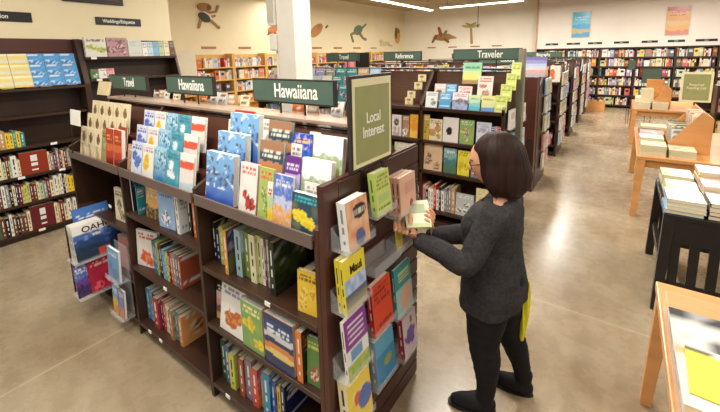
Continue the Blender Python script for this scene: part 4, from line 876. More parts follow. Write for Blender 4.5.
MB().box(-.25, .25, 0, .02, 1.45, 2.13).obj('board', WHITEP, t, .003)
for s in (-.2, .2): MB().tube((s, .01, 1.46), (s*1.3, .1 if s > 0 else -.1, 0), .015).obj('leg', OAK, t)

# ------------------------------------------------------------------ back wall bookcases
BX = [-2.75 + i*1.0 for i in range(7)]
for k, x in enumerate(BX):
    t = thing('back_wall_bookcase', 'tall dark bookcase against the back wall, ' + ORD[k] + ' from the left', 'bookcase', (x, 15.6, 0), group='dark bookcases along the back wall')
    for a in (0, .975): MB().box(a, a+.025, -.30, -.003, 0, 2.02).obj('side_panel', WOODD, t)
    MB().box(.026, .974, -.02, -.003, 0, 2.0).obj('back_panel', WOODD, t); MB().box(.0, 1.0, -.30, -.003, 2.021, 2.05).obj('top_board', WOODD, t)
    for z in (.12, .45, .78, 1.10, 1.42, 1.73): MB().box(.026, .974, -.30, -.021, z-.045, z).obj('shelf', WOODD, t)
    for z in (.12, .45, .78, 1.10, 1.42, 1.73):
        if z == .12 and k in (3, 4): continue
        fill_shelf(FARB, x+.03, x+.97, 15.32, z+.001, .27, fr, FPAL, density=.96)
for z in (0.12, .45, .78, 1.1, 1.42, 1.73): pass
# rust and wood crate at the foot of the back wall
t = thing('wooden_crate_display', 'low honey wooden crate of books on the floor at the far end of the aisle', 'crate', (-.95, 14.2, 0))
MB().box(0, .5, 0, .02, 0, .34).box(0, .5, .34, .36, 0, .34).box(0, .02, .021, .339, 0, .34).box(.48, .5, .021, .339, 0, .34).box(.021, .479, .021, .339, 0, .02).obj('crate', OAK, t)
fill_shelf(FARB, -.92, -.48, 14.24, .022, .38, fr, FPAL, depth=.28)

# ------------------------------------------------------------------ tables on the right
def wood_table(name, label, x0, x1, y0, y1, z, m, leg=.075, splay=.03, top=.045):
    t = thing(name, label, 'table', (0, 0, 0))
    MB().box(x0, x1, y0, y1, z-top, z).obj('tabletop', m, t, .006)
    MB().box(x0+.06, x1-.06, y0+.06, y1-.06, z-top-.10, z-top-.001).obj('apron', m, t, .004)
    for sx, x in ((-1, x0+.045), (1, x1-.045)):
        for sy, y in ((-1, y0+.045), (1, y1-.045)):
            mb = MB(); a = leg/2; b = leg/2*.7; zz = z-top-.001
            vs = [(x+i*a, y+j*a, zz) for i, j in ((-1, -1), (1, -1), (1, 1), (-1, 1))] + [(x+sx*splay+i*b, y+sy*splay+j*b, 0) for i, j in ((-1, -1), (1, -1), (1, 1), (-1, 1))]
            mb.add(vs, [(0, 1, 2, 3), (7, 6, 5, 4), (0, 4, 5, 1), (1, 5, 6, 2), (2, 6, 7, 3), (3, 7, 4, 0)]).obj('leg', m, t, .004)
    return t
wood_table('display_table', 'honey wooden display table with newspapers, nearest on the right', .225, 1.35, .75, 2.43, .75, OAK)
wood_table('display_table', 'honey wooden display table in the middle with stacked books and a slanted card rack', .19, 1.35, 5.36, 7.35, .75, OAK, .09)
wood_table('display_table', 'far honey wooden display table before the back wall', .19, 1.35, 9.62, 11.4, .75, OAK, .09)

# black slatted bench table
t = thing('slatted_table', 'black painted table with slatted ends between the two wooden tables', 'table', (0, 0, 0))
bx0, bx1, by0, by1 = .32, 1.25, 3.44, 4.42
MB().box(bx0, bx1, by0, by1, .745, .78).obj('tabletop', BLACKW, t, .004)
for y in (by0+.01, by1-.04):
    MB().box(bx0+.05, bx1-.05, y, y+.03, .56, .744).obj('upper_rail', BLACKW, t); MB().box(bx0+.05, bx1-.05, y, y+.03, .14, .24).obj('lower_rail', BLACKW, t)
    n = 8
    for k in range(n):
        x = bx0+.06 + k*(bx1-bx0-.17)/(n-1); MB().box(x, x+.058, y+.004, y+.026, .2401, .5599).obj('slat', BLACKW, t)
for x in (bx0+.0, bx1-.07):
    for y, s in ((by0+.0, -1), (by1-.07, 1)):
        sx = -.02 if x < .5 else .02; vs = [(x, y, .744), (x+.07, y, .744), (x+.07, y+.07, .744), (x, y+.07, .744), (x+sx, y+s*.03, 0), (x+.06+sx, y+s*.03, 0), (x+.06+sx, y+.06+s*.03, 0), (x+sx, y+.06+s*.03, 0)]
        MB().add(vs, [(0, 1, 2, 3), (7, 6, 5, 4), (0, 4, 5, 1), (1, 5, 6, 2), (2, 6, 7, 3), (3, 7, 4, 0)]).obj('leg', BLACKW, t, .003)
for x in (bx0+.01, bx1-.04): MB().box(x, x+.03, by0+.07, by1-.07, .30, .36).obj('side_rail', BLACKW, t)

def flat(label, x, y, z, w_, d_, th_, af, c, rz=0.0):
    """book lying flat, cover up, spine towards -x"""
    if label in LABELS: print('DUPLICATE LABEL', label)
    LABELS.add(label); cm = cover_mb(w_, d_, th_, af, c, 9, 12); p = pages_mb(w_, d_, th_); o = len(cm.v)
    cm.v += p.v; cm.f += [tuple(i+o for i in f) for f in p.f]; cm.c += [pc('cream')]*len(p.f); cm.m += [0]*len(p.f)
    ob = cm.obj('book', PRINT); ob.rotation_euler = (-PI/2, 0, rz); ob.location = (x, y, z+th_); return tag(ob, label, 'book')
sr = random.Random(14)
def stack(x, y, z, w_, d_, n, th_, cols, where, rz=0.0, topart=None):
    for i in range(n):
        c = cols[i % len(cols)]
        pos = 'topmost' if i == n-1 else ('lowest' if i == 0 else ordn(i) + ' lowest')
        flat(pos + ' ' + c + ' book, ' + where, x + sr.uniform(-.006, .006), y + sr.uniform(-.006, .006), z + i*(th_+.0008), w_, d_, th_-.0006, (topart if topart and i == n-1 else art('blob', [c, 'white', 'tan', 'grey'], i*3+int(x*100))), c, rz + sr.uniform(-.02, .02))
def flatfix(): pass
TA = .7515
# flat() lays local z along +y : origin at the near-left corner
def stk(*a, **k): stack(*a, **k)
stk(.33, 3.46, .7815, .22, .27, 4, .028, ['sky blue', 'pale blue', 'white'], 'pale blue stack, near left corner of the black table', topart=art('blob', ['#ece6dc', '#d8b878', '#e8b8a0', '#c89a50'], 3))
stk(.57, 3.47, .7815, .24, .27, 4, .03, ['black', 'navy', 'white'], 'dark stack, near edge of the black table', topart=art('blob', ['#e4ebe4', '#b8d8b0', '#c8b0d0', 'white'], 4))
stk(.83, 3.48, .7815, .24, .27, 4, .03, ['white', 'grey', 'cream'], 'white stack on the right of the black table')
stk(.345, 3.77, .7815, .20, .26, 4, .026, ['cream', 'white', 'pale green'], 'cream stack, middle left of the black table')
stk(.57, 3.78, .7815, .24, .26, 5, .03, ['white', 'pink', 'cream'], 'tall white stack, middle of the black table')
stk(.83, 3.79, .7815, .24, .26, 5, .03, ['cream', 'teal', 'white'], 'the stack at the middle right of the black table')
stk(.34, 4.08, .7815, .21, .26, 4, .03, ['pale green', 'cream', 'white'], 'pale green stack, far left of the black table')
stk(.58, 4.10, .7815, .24, .26, 6, .03, ['cream', 'yellow', 'white'], 'tall cream stack, far edge of the black table')
stk(.84, 4.11, .7815, .24, .26, 5, .03, ['white', 'red', 'cream'], 'the stack at the far right of the black table')
tb = ', middle wooden table'
stk(.225, 5.42, TA, .24, .30, 4, .03, ['cream', 'white', 'pale green'], 'cream stack, near left' + tb)
stk(.49, 5.43, TA, .24, .30, 3, .03, ['white', 'pale green', 'cream'], 'white stack, slanted rack' + tb)
stk(.225, 5.78, TA, .24, .30, 5, .028, ['pale green', 'white', 'cream'], 'green white stack, left' + tb)
stk(.225, 6.14, TA, .25, .28, 4, .034, ['pink', 'pink', 'white'], 'pink stack, middle' + tb)
stk(.225, 6.46, TA, .25, .26, 3, .035, ['black', 'black', 'black'], 'black stack, left' + tb)
stk(.25, 6.78, TA, .30, .28, 4, .03, ['cream', 'white', 'pale green'], 'far left stack ' + tb)
stk(.60, 6.72, TA, .22, .28, 5, .03, ['lime green', 'white', 'cream'], 'lime green stack, far edge' + tb)
tb = ' far wooden table'
for i, (x, y, c) in enumerate([(.23, 9.68, 'white'), (.52, 9.68, 'pale green'), (.23, 10.04, 'cream'), (.50, 10.05, 'white'), (.25, 10.5, 'pink'), (.25, 10.9, 'white')]):
    stk(x, y, TA, .25, .32, 3, .045, [c, 'white', 'cream'], ORD[i] + ' stack away from the camera,' + tb)

def card_rack(name, label, x, y, z, W, Dp, H, grp, n, seed):
    """wooden slanted rack: side cheeks with a sloping top, upright thin books inside"""
    t = thing(name, label, 'book rack', (x, y, z), (0, 0, 0))
    for yy in (0, W-.025):
        MB().add([(0, yy, 0), (Dp, yy, 0), (Dp, yy, H*.86), (Dp*.72, yy, H), (.0, yy, H*.22)] + [(0, yy+.025, 0), (Dp, yy+.025, 0), (Dp, yy+.025, H*.86), (Dp*.72, yy+.025, H), (.0, yy+.025, H*.22)],
                 [(0, 1, 2, 3, 4), (9, 8, 7, 6, 5), (0, 5, 6, 1), (1, 6, 7, 2), (2, 7, 8, 3), (3, 8, 9, 4), (4, 9, 5, 0)]).obj('side_cheek', OAK, t)
    MB().box(Dp-.02, Dp, .026, W-.026, 0, H*.86).obj('back_board', OAK, t); MB().box(0, Dp-.021, .026, W-.026, 0, .02).obj('bottom_board', OAK, t)
    MB().add([(.0, .026, .021), (.015, .026, .021), (.015, W-.026, .021), (.0, W-.026, .021), (.0, .026, H*.21), (.015, .026, H*.21), (.015, W-.026, H*.21), (.0, W-.026, H*.21)], [(0, 1, 2, 3), (7, 6, 5, 4), (0, 4, 5, 1), (1, 5, 6, 2), (2, 6, 7, 3), (3, 7, 4, 0)]).obj('front_board', OAK, t)
    return t
card_rack('slanted_book_rack', 'honey wooden slanted rack of white books on the middle table', .50, 5.76, .7515, .72, .38, .50, None, 0, 0)
for k in range(13):
    c = ['white', 'grey', 'white', 'cream', 'black', 'white', 'grey'][k % 7]
    book('thin ' + c + ' booklet in the slanted rack of the middle table, ' + ordn(k) + ' from the near end', (.520, 5.79+.050*k, .775), 0, .17, .25+.01*(k % 3), .040, art('type', [c, '#6a7078'], k+3), c, 0, small=True, nu=6, nv=8)
for k in range(11):
    c = ['cream', 'white', 'tan', 'white', 'pink'][k % 5]
    book(c + ' book in the rear tier of the slanted rack, ' + ordn(k) + ' from the near end', (.700, 5.79+.060*k, .775), 0, .14, .42+.012*(k % 3), .05, art('blob', [c, '#d8b888', 'grey', 'white'], k), c, 0, small=True, nu=6, nv=8)
card_rack('slanted_book_rack', 'honey wooden slanted rack on the far table', .50, 9.9, .7515, .6, .32, .46, None, 0, 0)
for k in range(5):
    book('pale booklet in the rack on the far table, ' + ordn(k) + ' from the near end', (.53, 9.95+.1*k, .78), PI, .2, .36, .03, art('type', ['cream', 'tan'], k), 'cream', 0, small=True, nu=4, nv=5)
t = thing('wooden_book_stand', 'small honey wooden upright stand on the far table, behind the slanted rack', 'book stand', (.42, 10.62, .7515))
MB().box(0, .30, .0, .025, 0, .56).obj('upright', OAK, t, .004); MB().box(0, .30, .026, .16, 0, .025).obj('foot', OAK, t, .004)
# sign on the middle table
t = thing('reading_list_sign', 'olive green framed sign with two lines of lettering standing by the right tables', 'sign', (.86, 7.2, 1.21))
MB().box(-.175, .175, 0, .02, 0, .435).obj('frame', CREAMF, t, .003); MB().box(-.145, .145, -.003, 0, .03, .405).obj('face', OLIVE, t)
text_obj('Required\nReading List', .052, CREAMF, t, (0, -.004, .23), (PI/2, 0, 0), .85)
MB().tube((0, .01, -.455), (0, .01, 0), .010).obj('post', METAL, t); MB().box(-.09, .09, -.06, .08, -.459, -.445).obj('foot', METAL, t)
top_sign(.05, .22, 12.2, 1.45, 1.70, .0, '', 'small green sign on a post before the back wall, left of the two', .05)
top_sign(.36, .76, 12.0, 1.12, 1.50, .0, '', 'green sign on a post before the back wall, right of the smaller one', .05)
# dark bookcase at the far right, behind the sign
t = thing('low_dark_bookcase', 'dark bookcase with books at the right edge behind the olive sign', 'bookcase', (1.30, 8.6, 0))
for a in (0, 1.2): MB().box(a, a+.03, 0, .35, 0, 1.35).obj('side_panel', WOODD, t)
MB().box(.031, 1.199, .33, .35, 0, 1.33).obj('back_panel', WOODD, t)
for z in (.1, .5, .9, 1.35): MB().box(.031, 1.199, 0, .329, z-.03, z).obj('shelf', WOODD, t)
for z in (.1, .5, .9): fill_shelf(FARB, 1.34, 2.48, 8.63, z+.001, .3, fr, FPAL)
fill_shelf(FARB, 1.34, 2.48, 8.63, 1.351, .2, fr, FPAL)

# near table: newspapers and catalogues in a clear tray
t = thing('acrylic_tray', 'large clear tray of newspapers on the nearest wooden table', 'acrylic tray', (.24, 1.02, .7512))
MB().box(0, .9, 0, 1.16, 0, .006).obj('base_plate', ACR, t)
MB().box(0, .005, 0, 1.16, .0065, .09).obj('side_plate', ACR, t); MB().box(.0055, .9, 1.155, 1.16, .0065, .09).obj('back_plate', ACR, t)
def npaper(u, v):
    if v > .9: return pc('#3a3d42') if noise.noise(Vector((u*20, v*30, 1))) < .15 else pc('#a8a8a8')
    if (.55 < u < .75 and .68 < v < .78) or (.28 < u < .48 and .58 < v < .68): return pc('#5a5a5c')
    if .48 < v < .52: return pc('#e0b87a')
    if (v*40) % 1 > .6 and .08 < u < .92 and noise.noise(Vector((u*16, int(v*40)*2.1, 5))) > .2: return pc('#c8c8c4')
    return pc('#e4e2dc')
flat('white newspaper with a grey photo strip in the clear tray, nearest table', .252, 1.525, .76, .42, .60, .035, npaper, 'white')
def ypaper(u, v):
    if v > .88: return pc('#4a4a40') if noise.noise(Vector((u*14, 2, 1))) > -.1 and v < .97 else pc('#f0ece0')
    if (v*18) % 1 > .55 and noise.noise(Vector((u*16, int(v*18)*2.1, 5))) > .05: return pc('#b8b048')
    return pc('#f2ec58')
flat('bright yellow flyer lying on the newspapers, nearest table', .275, 1.585, .797, .30, .28, .004, ypaper, 'yellow', -.04)
flat('blank white catalogue at the near side of the clear tray', .255, 1.04, .76, .44, .42, .03, art('type', ['#f0eee8', '#e0ddd4'], 3), 'white')
flat('second newspaper at the right of the clear tray', .705, 1.50, .76, .40, .60, .03, npaper, 'white')

ob = FARB.obj('distant_books', PRINT)
tag(ob, 'the many small books filling the far rows, the back wall and the children bookcases', 'books', kind='stuff')

# ------------------------------------------------------------------ the woman
def loft(secs, n=24, cap=True, ref=(0, 1, 0), fixed=None):
    """secs: (centre, ra, rb). frame: a along 'side' = tangent x ref, b along the other; fixed=(A,B) axes for vertical bodies"""
    P = [Vector(s[0]) for s in secs]; out = []
    fr = []
    for i in range(len(P)):
        t = (P[min(i+1, len(P)-1)] - P[max(i-1, 0)]).normalized()
        if fixed: a, b = Vector(fixed[0]), Vector(fixed[1])
        else:
            a = t.cross(Vector(ref)); a = a.normalized() if a.length > 1e-4 else t.orthogonal().normalized(); b = t.cross(a).normalized()
        fr.append((t, a, b))
    S = []
    if cap:
        t, a, b = fr[0]; r = min(secs[0][1], secs[0][2])
        for q in (.15, .5, .85): S.append((P[0] - t*r*math.sqrt(1-q*q)*.8, a, b, secs[0][1]*q, secs[0][2]*q))
    for i in range(len(P)): S.append((P[i], fr[i][1], fr[i][2], secs[i][1], secs[i][2]))
    if cap:
        t, a, b = fr[-1]; r = min(secs[-1][1], secs[-1][2])
        for q in (.85, .5, .15): S.append((P[-1] + t*r*math.sqrt(1-q*q)*.8, a, b, secs[-1][1]*q, secs[-1][2]*q))
    vs = []; fs = []
    for c, a, b, ra, rb in S:
        for k in range(n): q = 2*PI*k/n; vs.append(c + a*ra*math.cos(q) + b*rb*math.sin(q))
    for i in range(len(S)-1):
        for k in range(n): fs.append((i*n+k, i*n+(k+1) % n, (i+1)*n+(k+1) % n, (i+1)*n+k))
    fs.append(tuple(range(n))[::-1]); fs.append(tuple(range((len(S)-1)*n, len(S)*n)))
    return vs, fs
def smooth_secs(secs, k=4):
    """Catmull-Rom through the sections"""
    out = []; n = len(secs)
    def v(i): i = max(0, min(n-1, i)); return list(secs[i][0]) + [secs[i][1], secs[i][2]]
    for i in range(n-1):
        p0, p1, p2, p3 = v(i-1), v(i), v(i+1), v(i+2)
        for j in range(k):
            t = j/k; q = [0.5*((2*p1[m]) + (-p0[m]+p2[m])*t + (2*p0[m]-5*p1[m]+4*p2[m]-p3[m])*t*t + (-p0[m]+3*p1[m]-3*p2[m]+p3[m])*t**3) for m in range(5)]
            out.append((q[:3], q[3], q[4]))
    out.append((secs[-1][0], secs[-1][1], secs[-1][2])); return out
def fuse(name, parts, m, parent, voxel=.006, smooth=2, disp=None):
    mb = MB()
    for vs, fs in parts: mb.add(vs, fs)
    me = mb.mesh(name + '_src', m); o = bpy.data.objects.new('t', me); COL.objects.link(o)
    r = o.modifiers.new('r', 'REMESH'); r.mode = 'VOXEL'; r.voxel_size = voxel; r.use_smooth_shade = True
    if smooth: s = o.modifiers.new('s', 'SMOOTH'); s.iterations = smooth; s.factor = .5
    bpy.context.view_layer.update()
    me2 = bpy.data.meshes.new_from_object(o.evaluated_get(bpy.context.evaluated_depsgraph_get())); bpy.data.objects.remove(o)
    me2.name = name
    if disp:
        src_ = [(v.co.copy(), v.normal.copy()) for v in me2.vertices]
        me2.vertices.foreach_set('co', [c for a, b in src_ for c in disp(a, b)]); me2.update()
    for p in me2.polygons: p.use_smooth = True
    me2.materials.clear(); me2.materials.append(m)
    ob = bpy.data.objects.new(name, me2); COL.objects.link(ob); ob.parent = parent; return ob
SKIN = mat('warm_skin', '#d09a76', 0.5, 0.06, 20); SKIN.node_tree.nodes['Principled BSDF'].inputs['Subsurface Weight'].default_value = .08
KNIT = mat('charcoal_knit', '#383536', 0.9, 0.28, 70, bump=.35, spec=.2)
LEG = mat('black_leggings', '#19181b', 0.8, 0.15, 30, spec=.25)
SHOE = mat('black_suede_shoe', '#141316', 0.75, 0.15, 40, spec=.3)
HAIRM = mat('dark_brown_hair', '#26110b', 0.55, 0.6, 42, stretch=(1, 1, .06), bump=.25, spec=.25)
wm = thing('person', 'woman in charcoal sweater and black leggings standing beside the end panel, holding a pale book', 'person', (-.46, 1.94, 0))
W0 = Vector((-.46, 1.94, 0))
def L_(p): return tuple(Vector(p) - W0)
def LS(secs): return [(L_(s[0]), s[1], s[2]) for s in secs]
XY = ((1, 0, 0), (0, 1, 0))
# torso sections: centre, half depth (x), half width (y)
tor = [((-.500, 1.945, .70), .135, .165), ((-.492, 1.945, .80), .148, .176), ((-.505, 1.94, .90), .140, .160), ((-.515, 1.935, .99), .138, .152), ((-.520, 1.93, 1.08), .145, .160), ((-.500, 1.93, 1.16), .122, .172), ((-.478, 1.93, 1.215), .085, .160), ((-.472, 1.93, 1.25), .055, .095)]
neck = [((-.470, 1.93, 1.21), .056, .058), ((-.482, 1.925, 1.27), .050, .050), ((-.505, 1.92, 1.35), .050, .048)]
Lsh, Lel, Lwr = (-.468, 1.785, 1.195), (-.570, 1.675, .965), (-.790, 1.600, 1.062)
Rsh, Rel, Rwr = (-.468, 2.075, 1.195), (-.560, 2.090, .965), (-.800, 1.790, 1.010)
def arm(a, b, c, r=(.052, .044, .038, .028, .026)):
    m1 = [(a[i]+b[i])/2 for i in range(3)]; m2 = [(b[i]+c[i])/2 for i in range(3)]
    return [(a, r[0], r[0]), (m1, r[1], r[1]), (b, r[2], r[2]), (m2, (r[2]+r[3])/2+.003, (r[2]+r[3])/2+.003), (c, r[3], r[3]-.003)]
legL = [((-.490, 1.868, .78), .095, .090), ((-.505, 1.850, .62), .092, .088), ((-.515, 1.838, .46), .070, .068), ((-.500, 1.84, .34), .064, .060), ((-.492, 1.845, .20), .043, .041), ((-.498, 1.85, .09), .036, .035)]
legR = [((-.480, 2.020, .78), .090, .085), ((-.465, 2.035, .62), .092, .088), ((-.450, 2.055, .45), .069, .066), ((-.410, 2.075, .32), .062, .060), ((-.370, 2.09, .19), .043, .041), ((-.350, 2.10, .10), .036, .035)]
def foot(h, toe, w=.042):
    h = Vector(h); toe = Vector(toe); m = h.lerp(toe, .5)
    return [((h.x, h.y, .038), .030, .034), (tuple(h.lerp(toe, .25) + Vector((0, 0, .012))), .045, .036), (tuple(m + Vector((0, 0, .0))), .038, w), (tuple(h.lerp(toe, .8) + Vector((0, 0, -.006))), .026, w+.002), ((toe.x, toe.y, .026), .018, w-.012)]
fL = foot((-.475, 1.868, .045), (-.660, 1.805, .03)); fR = foot((-.325, 2.098, .045), (-.510, 2.085, .03))

# book plane helpers: held book frame
BN = Vector((.35, -.5, .79)).normalized()
bBL, bTL, bTR, bBR = Vector((-.858, 1.561, 1.158)), Vector((-.866, 1.641, 1.232)), Vector((-.770, 1.722, 1.222)), Vector((-.752, 1.590, 1.128))
bu = (bTR - bTL); bu -= BN*bu.dot(BN); bu.normalize(); bv = BN.cross(bu).normalized()
if bv.z < 0: bv = -bv
bc = (bBL+bTL+bTR+bBR)/4
# hands
def finger(pts, r): 
    n = len(pts); return loft(smooth_secs([(L_(p), r*(1-.22*i/(n-1)), r*(1-.22*i/(n-1))) for i, p in enumerate(pts)], 3), n=10)
hand_parts = []
def hand(wr, knuck_c, along, spread, nrm, curl_pts, thumb_pts, wr_r=.026):
    """palm from wrist to knuckle line; curl_pts: offsets per joint (along, nrm) from the knuckle"""
    wr = Vector(wr); kc = Vector(knuck_c); al = Vector(along).normalized(); sp = Vector(spread).normalized(); nr = Vector(nrm).normalized()
    secs = [(L_(wr), .024, .020), (L_(wr.lerp(kc, .3)), .030, .019), (L_(wr.lerp(kc, .65)), .039, .018), (L_(kc), .040, .014)]
    P_ = loft(smooth_secs(secs, 3), n=18, fixed=(tuple(sp), tuple(nr))); hand_parts.append(P_)
    for i, (o, ln) in enumerate(zip((-.030, -.010, .010, .029), (.92, 1.05, 1.0, .78))):
        base = kc + sp*o*1.02; pts = [tuple(base - al*.012)]
        for (fa, fn) in curl_pts: pts.append(tuple(base + al*fa*ln + nr*fn*ln + sp*o*.12))
        hand_parts.append(finger(pts, .0088 if i < 3 else .0078))
    hand_parts.append(loft(smooth_secs([(L_(p), r_, r_) for p, r_ in zip(thumb_pts, (.015, .0125, .0105, .009))], 3), n=12))
# left hand: palm under and beyond the lower left corner of the book, fingers behind it, thumb on its face
under = -BN
LK = bBL + under*.006 - bv*.028 - bu*.014
al = (bu*.15 + bv*.85 + BN*.12)
hand(Lwr, LK - bv*.012, al, (bu*.9 - bv*.35), under, [(.026, .010), (.050, .016), (.070, .012)],
     [Lwr[0:3] if False else tuple(Vector(Lwr)*.55 + Vector(LK)*.45 + BN*.012 + bu*.02), tuple(bBL + bu*.035 - bv*.020 + BN*.004), tuple(bBL + bu*.040 + bv*.008 + BN*.017), tuple(bBL + bu*.036 + bv*.030 + BN*.019)])
# right hand behind the right edge, fingertips folded over onto the face
RK = bBR.lerp(bTR, .45) + bu*.018 + under*.012
hand(Rwr, RK, (-bu*.75 + bv*.5 + BN*.1), (bv*.8+bu*.3), BN, [(.010, .022), (.024, .027), (.036, .025)],
     [tuple(Vector(Rwr)*.5 + Vector(RK)*.5 + under*.012), tuple(RK + under*.024 - bu*.015 - bv*.02), tuple(RK + under*.026 - bu*.035 - bv*.015), tuple(RK + under*.025 - bu*.05 - bv*.01)])

# head in its own frame: x forward, y left, z up
HC = Vector((-.530, 1.912, 1.442)); hf = Vector((-.94, -.14, -.32)).normalized(); hl = Vector((0, 0, 1)).cross(hf).normalized(); hu = hf.cross(hl).normalized()
HS = 1.07
def HP(x, y, z): return HC + (hf*x + hl*y + hu*z)*HS
def headmesh(n=40, m=30):
    vs = []; fs = []
    for j in range(m+1):
        th = PI*j/m; z = math.cos(th)
        for i in range(n):
            ph = 2*PI*i/n; cx, cy = math.cos(ph)*math.sin(th), math.sin(ph)*math.sin(th)
            X, Y, Z = .100*cx, .073*cy, .112*z
            if z < 0:                      # jaw narrows
                k = -z; Y *= 1-.30*k**1.4; X = X*(1-.12*k) + .020*k
                if cx < 0: X *= 1-.25*k
            f_ = max(0, cx)
            X += .006*math.exp(-((z-.28)/.10)**2)*f_**3                            # brow
            X -= .010*math.exp(-((z-.08)/.10)**2 - ((abs(cy)-.36)/.16)**2)*(cx > 0)  # eye sockets
            X += .022*math.exp(-((z+.13)/.13)**2 - (cy/.13)**2)*(cx > 0)           # nose
            X += .010*math.exp(-((z-.06)/.14)**2 - (cy/.09)**2)*(cx > 0)
            X += .007*math.exp(-((z+.46)/.09)**2 - (cy/.26)**2)*(cx > 0)           # lips
            X += .009*math.exp(-((z+.80)/.14)**2 - (cy/.3)**2)*(cx > 0)            # chin
            X += .004*math.exp(-((z+.28)/.10)**2 - ((abs(cy)-.45)/.2)**2)*(cx > 0) # cheeks
            vs.append(L_(HP(X, Y, Z)))
    for j in range(m):
        for i in range(n): fs.append((j*n+i, j*n+(i+1) % n, (j+1)*n+(i+1) % n, (j+1)*n+i))
    return vs, fs
ears = [loft([(L_(HP(-.010, s*.071, -.022)), .010, .006), (L_(HP(-.014, s*.077, .0)), .016, .007), (L_(HP(-.018, s*.078, .022)), .012, .006)], n=10) for s in (1, -1)]
body_parts = [loft(smooth_secs(LS(tor)), fixed=XY), loft(smooth_secs(LS(neck))), loft(smooth_secs(LS(arm(Lsh, Lel, Lwr)))), loft(smooth_secs(LS(arm(Rsh, Rel, Rwr)))),
              loft(smooth_secs(LS(legL)), fixed=XY), loft(smooth_secs(LS(legR)), fixed=XY), loft(smooth_secs(LS(fL)), ref=(0, 0, 1)), loft(smooth_secs(LS(fR)), ref=(0, 0, 1)), headmesh()] + ears + hand_parts
fuse('body', body_parts, SKIN, wm, .0042, 1)
# sweater: torso with a loose longer hem, sleeves to the wrist
G_ = .013
sw = [((-.508, 1.94, .655), .172, .206), ((-.504, 1.945, .70), .172, .210), ((-.500, 1.947, .77), .170, .212), ((-.508, 1.94, .87), .160, .186)] + [(s[0], s[1]+G_, s[2]+G_) for s in tor[3:7]] + [((-.474, 1.93, 1.245), .070, .100), ((-.476, 1.93, 1.272), .062, .066)]
def folds(co, no):
    n1 = noise.noise(Vector((co.x*9, co.y*9, co.z*16))); n2 = noise.noise(Vector((co.x*22+5, co.y*22, co.z*34)))
    k = .006*n1 + .003*n2
    if co.z < .95: k += .006*math.sin(math.atan2(co.y, co.x)*7 + co.z*9)*max(0, (.95-co.z)/.35)
    q = co + no*k
    if co.z < .70: q.z += (.035*math.sin((co.y)*8+.8) + .07*(co.x))*min(1, (.70-co.z)/.05)
    return q
fuse('sweater', [loft(smooth_secs(LS(sw)), fixed=XY, cap=False), loft(smooth_secs(LS(arm(Lsh, Lel, tuple(Vector(Lwr)-Vector((-.010, -.003, .004))), (.072, .064, .060, .046, .039))))), loft(smooth_secs(LS(arm(Rsh, Rel, tuple(Vector(Rwr)-Vector((-.006, .010, .004))), (.072, .064, .060, .046, .039)))))], KNIT, wm, .006, 3, folds)
lg_ = .008
fuse('leggings', [loft(smooth_secs(LS([(s[0], s[1]*(1.1 if s[0][2] < .65 else 1)+lg_, s[2]*(1.1 if s[0][2] < .65 else 1)+lg_) for s in q])), fixed=XY) for q in (legL, legR)] + [loft(smooth_secs(LS([(s[0], s[1]+.006, s[2]+.006) for s in tor[:3]])), fixed=XY)], LEG, wm, .006, 2,
     lambda co, no: co + no*.0035*noise.noise(Vector((co.x*14, co.y*14, co.z*40))))
for q, lgq in ((fL, legL), (fR, legR)):
    ank = lgq[-1][0]
    sh = fuse('shoe', [loft(smooth_secs(LS([(s[0], s[1]+.009, s[2]+.008) for s in q])), ref=(0, 0, 1)), loft(smooth_secs(LS([((ank[0], ank[1], .05), .046, .042), ((ank[0], ank[1], .09), .047, .045), ((ank[0]+.002, ank[1], .135), .049, .047)])), fixed=XY, cap=False)], SHOE, wm, .005, 2)
    for v in sh.data.vertices:
        if v.co.z < .008: v.co.z = .004
    h = Vector(q[0][0]); tt = Vector(q[-1][0]); d = (tt-h).normalized(); sd = Vector((-d.y, d.x, 0)); pts = []
    for k in range(28):
        a = 2*PI*k/28; u_ = math.cos(a); w_ = math.sin(a); ctr = h.lerp(tt, .5); ln = (tt-h).length/2 + .034
        p = ctr + d*u_*ln + sd*w_*(.047+.006*u_); pts.append((p.x - W0.x, p.y - W0.y))
    MB().prism(pts, .001, .016, 'z').obj('sole', mat('black_rubber_sole', '#0e0e10', .6), sh)
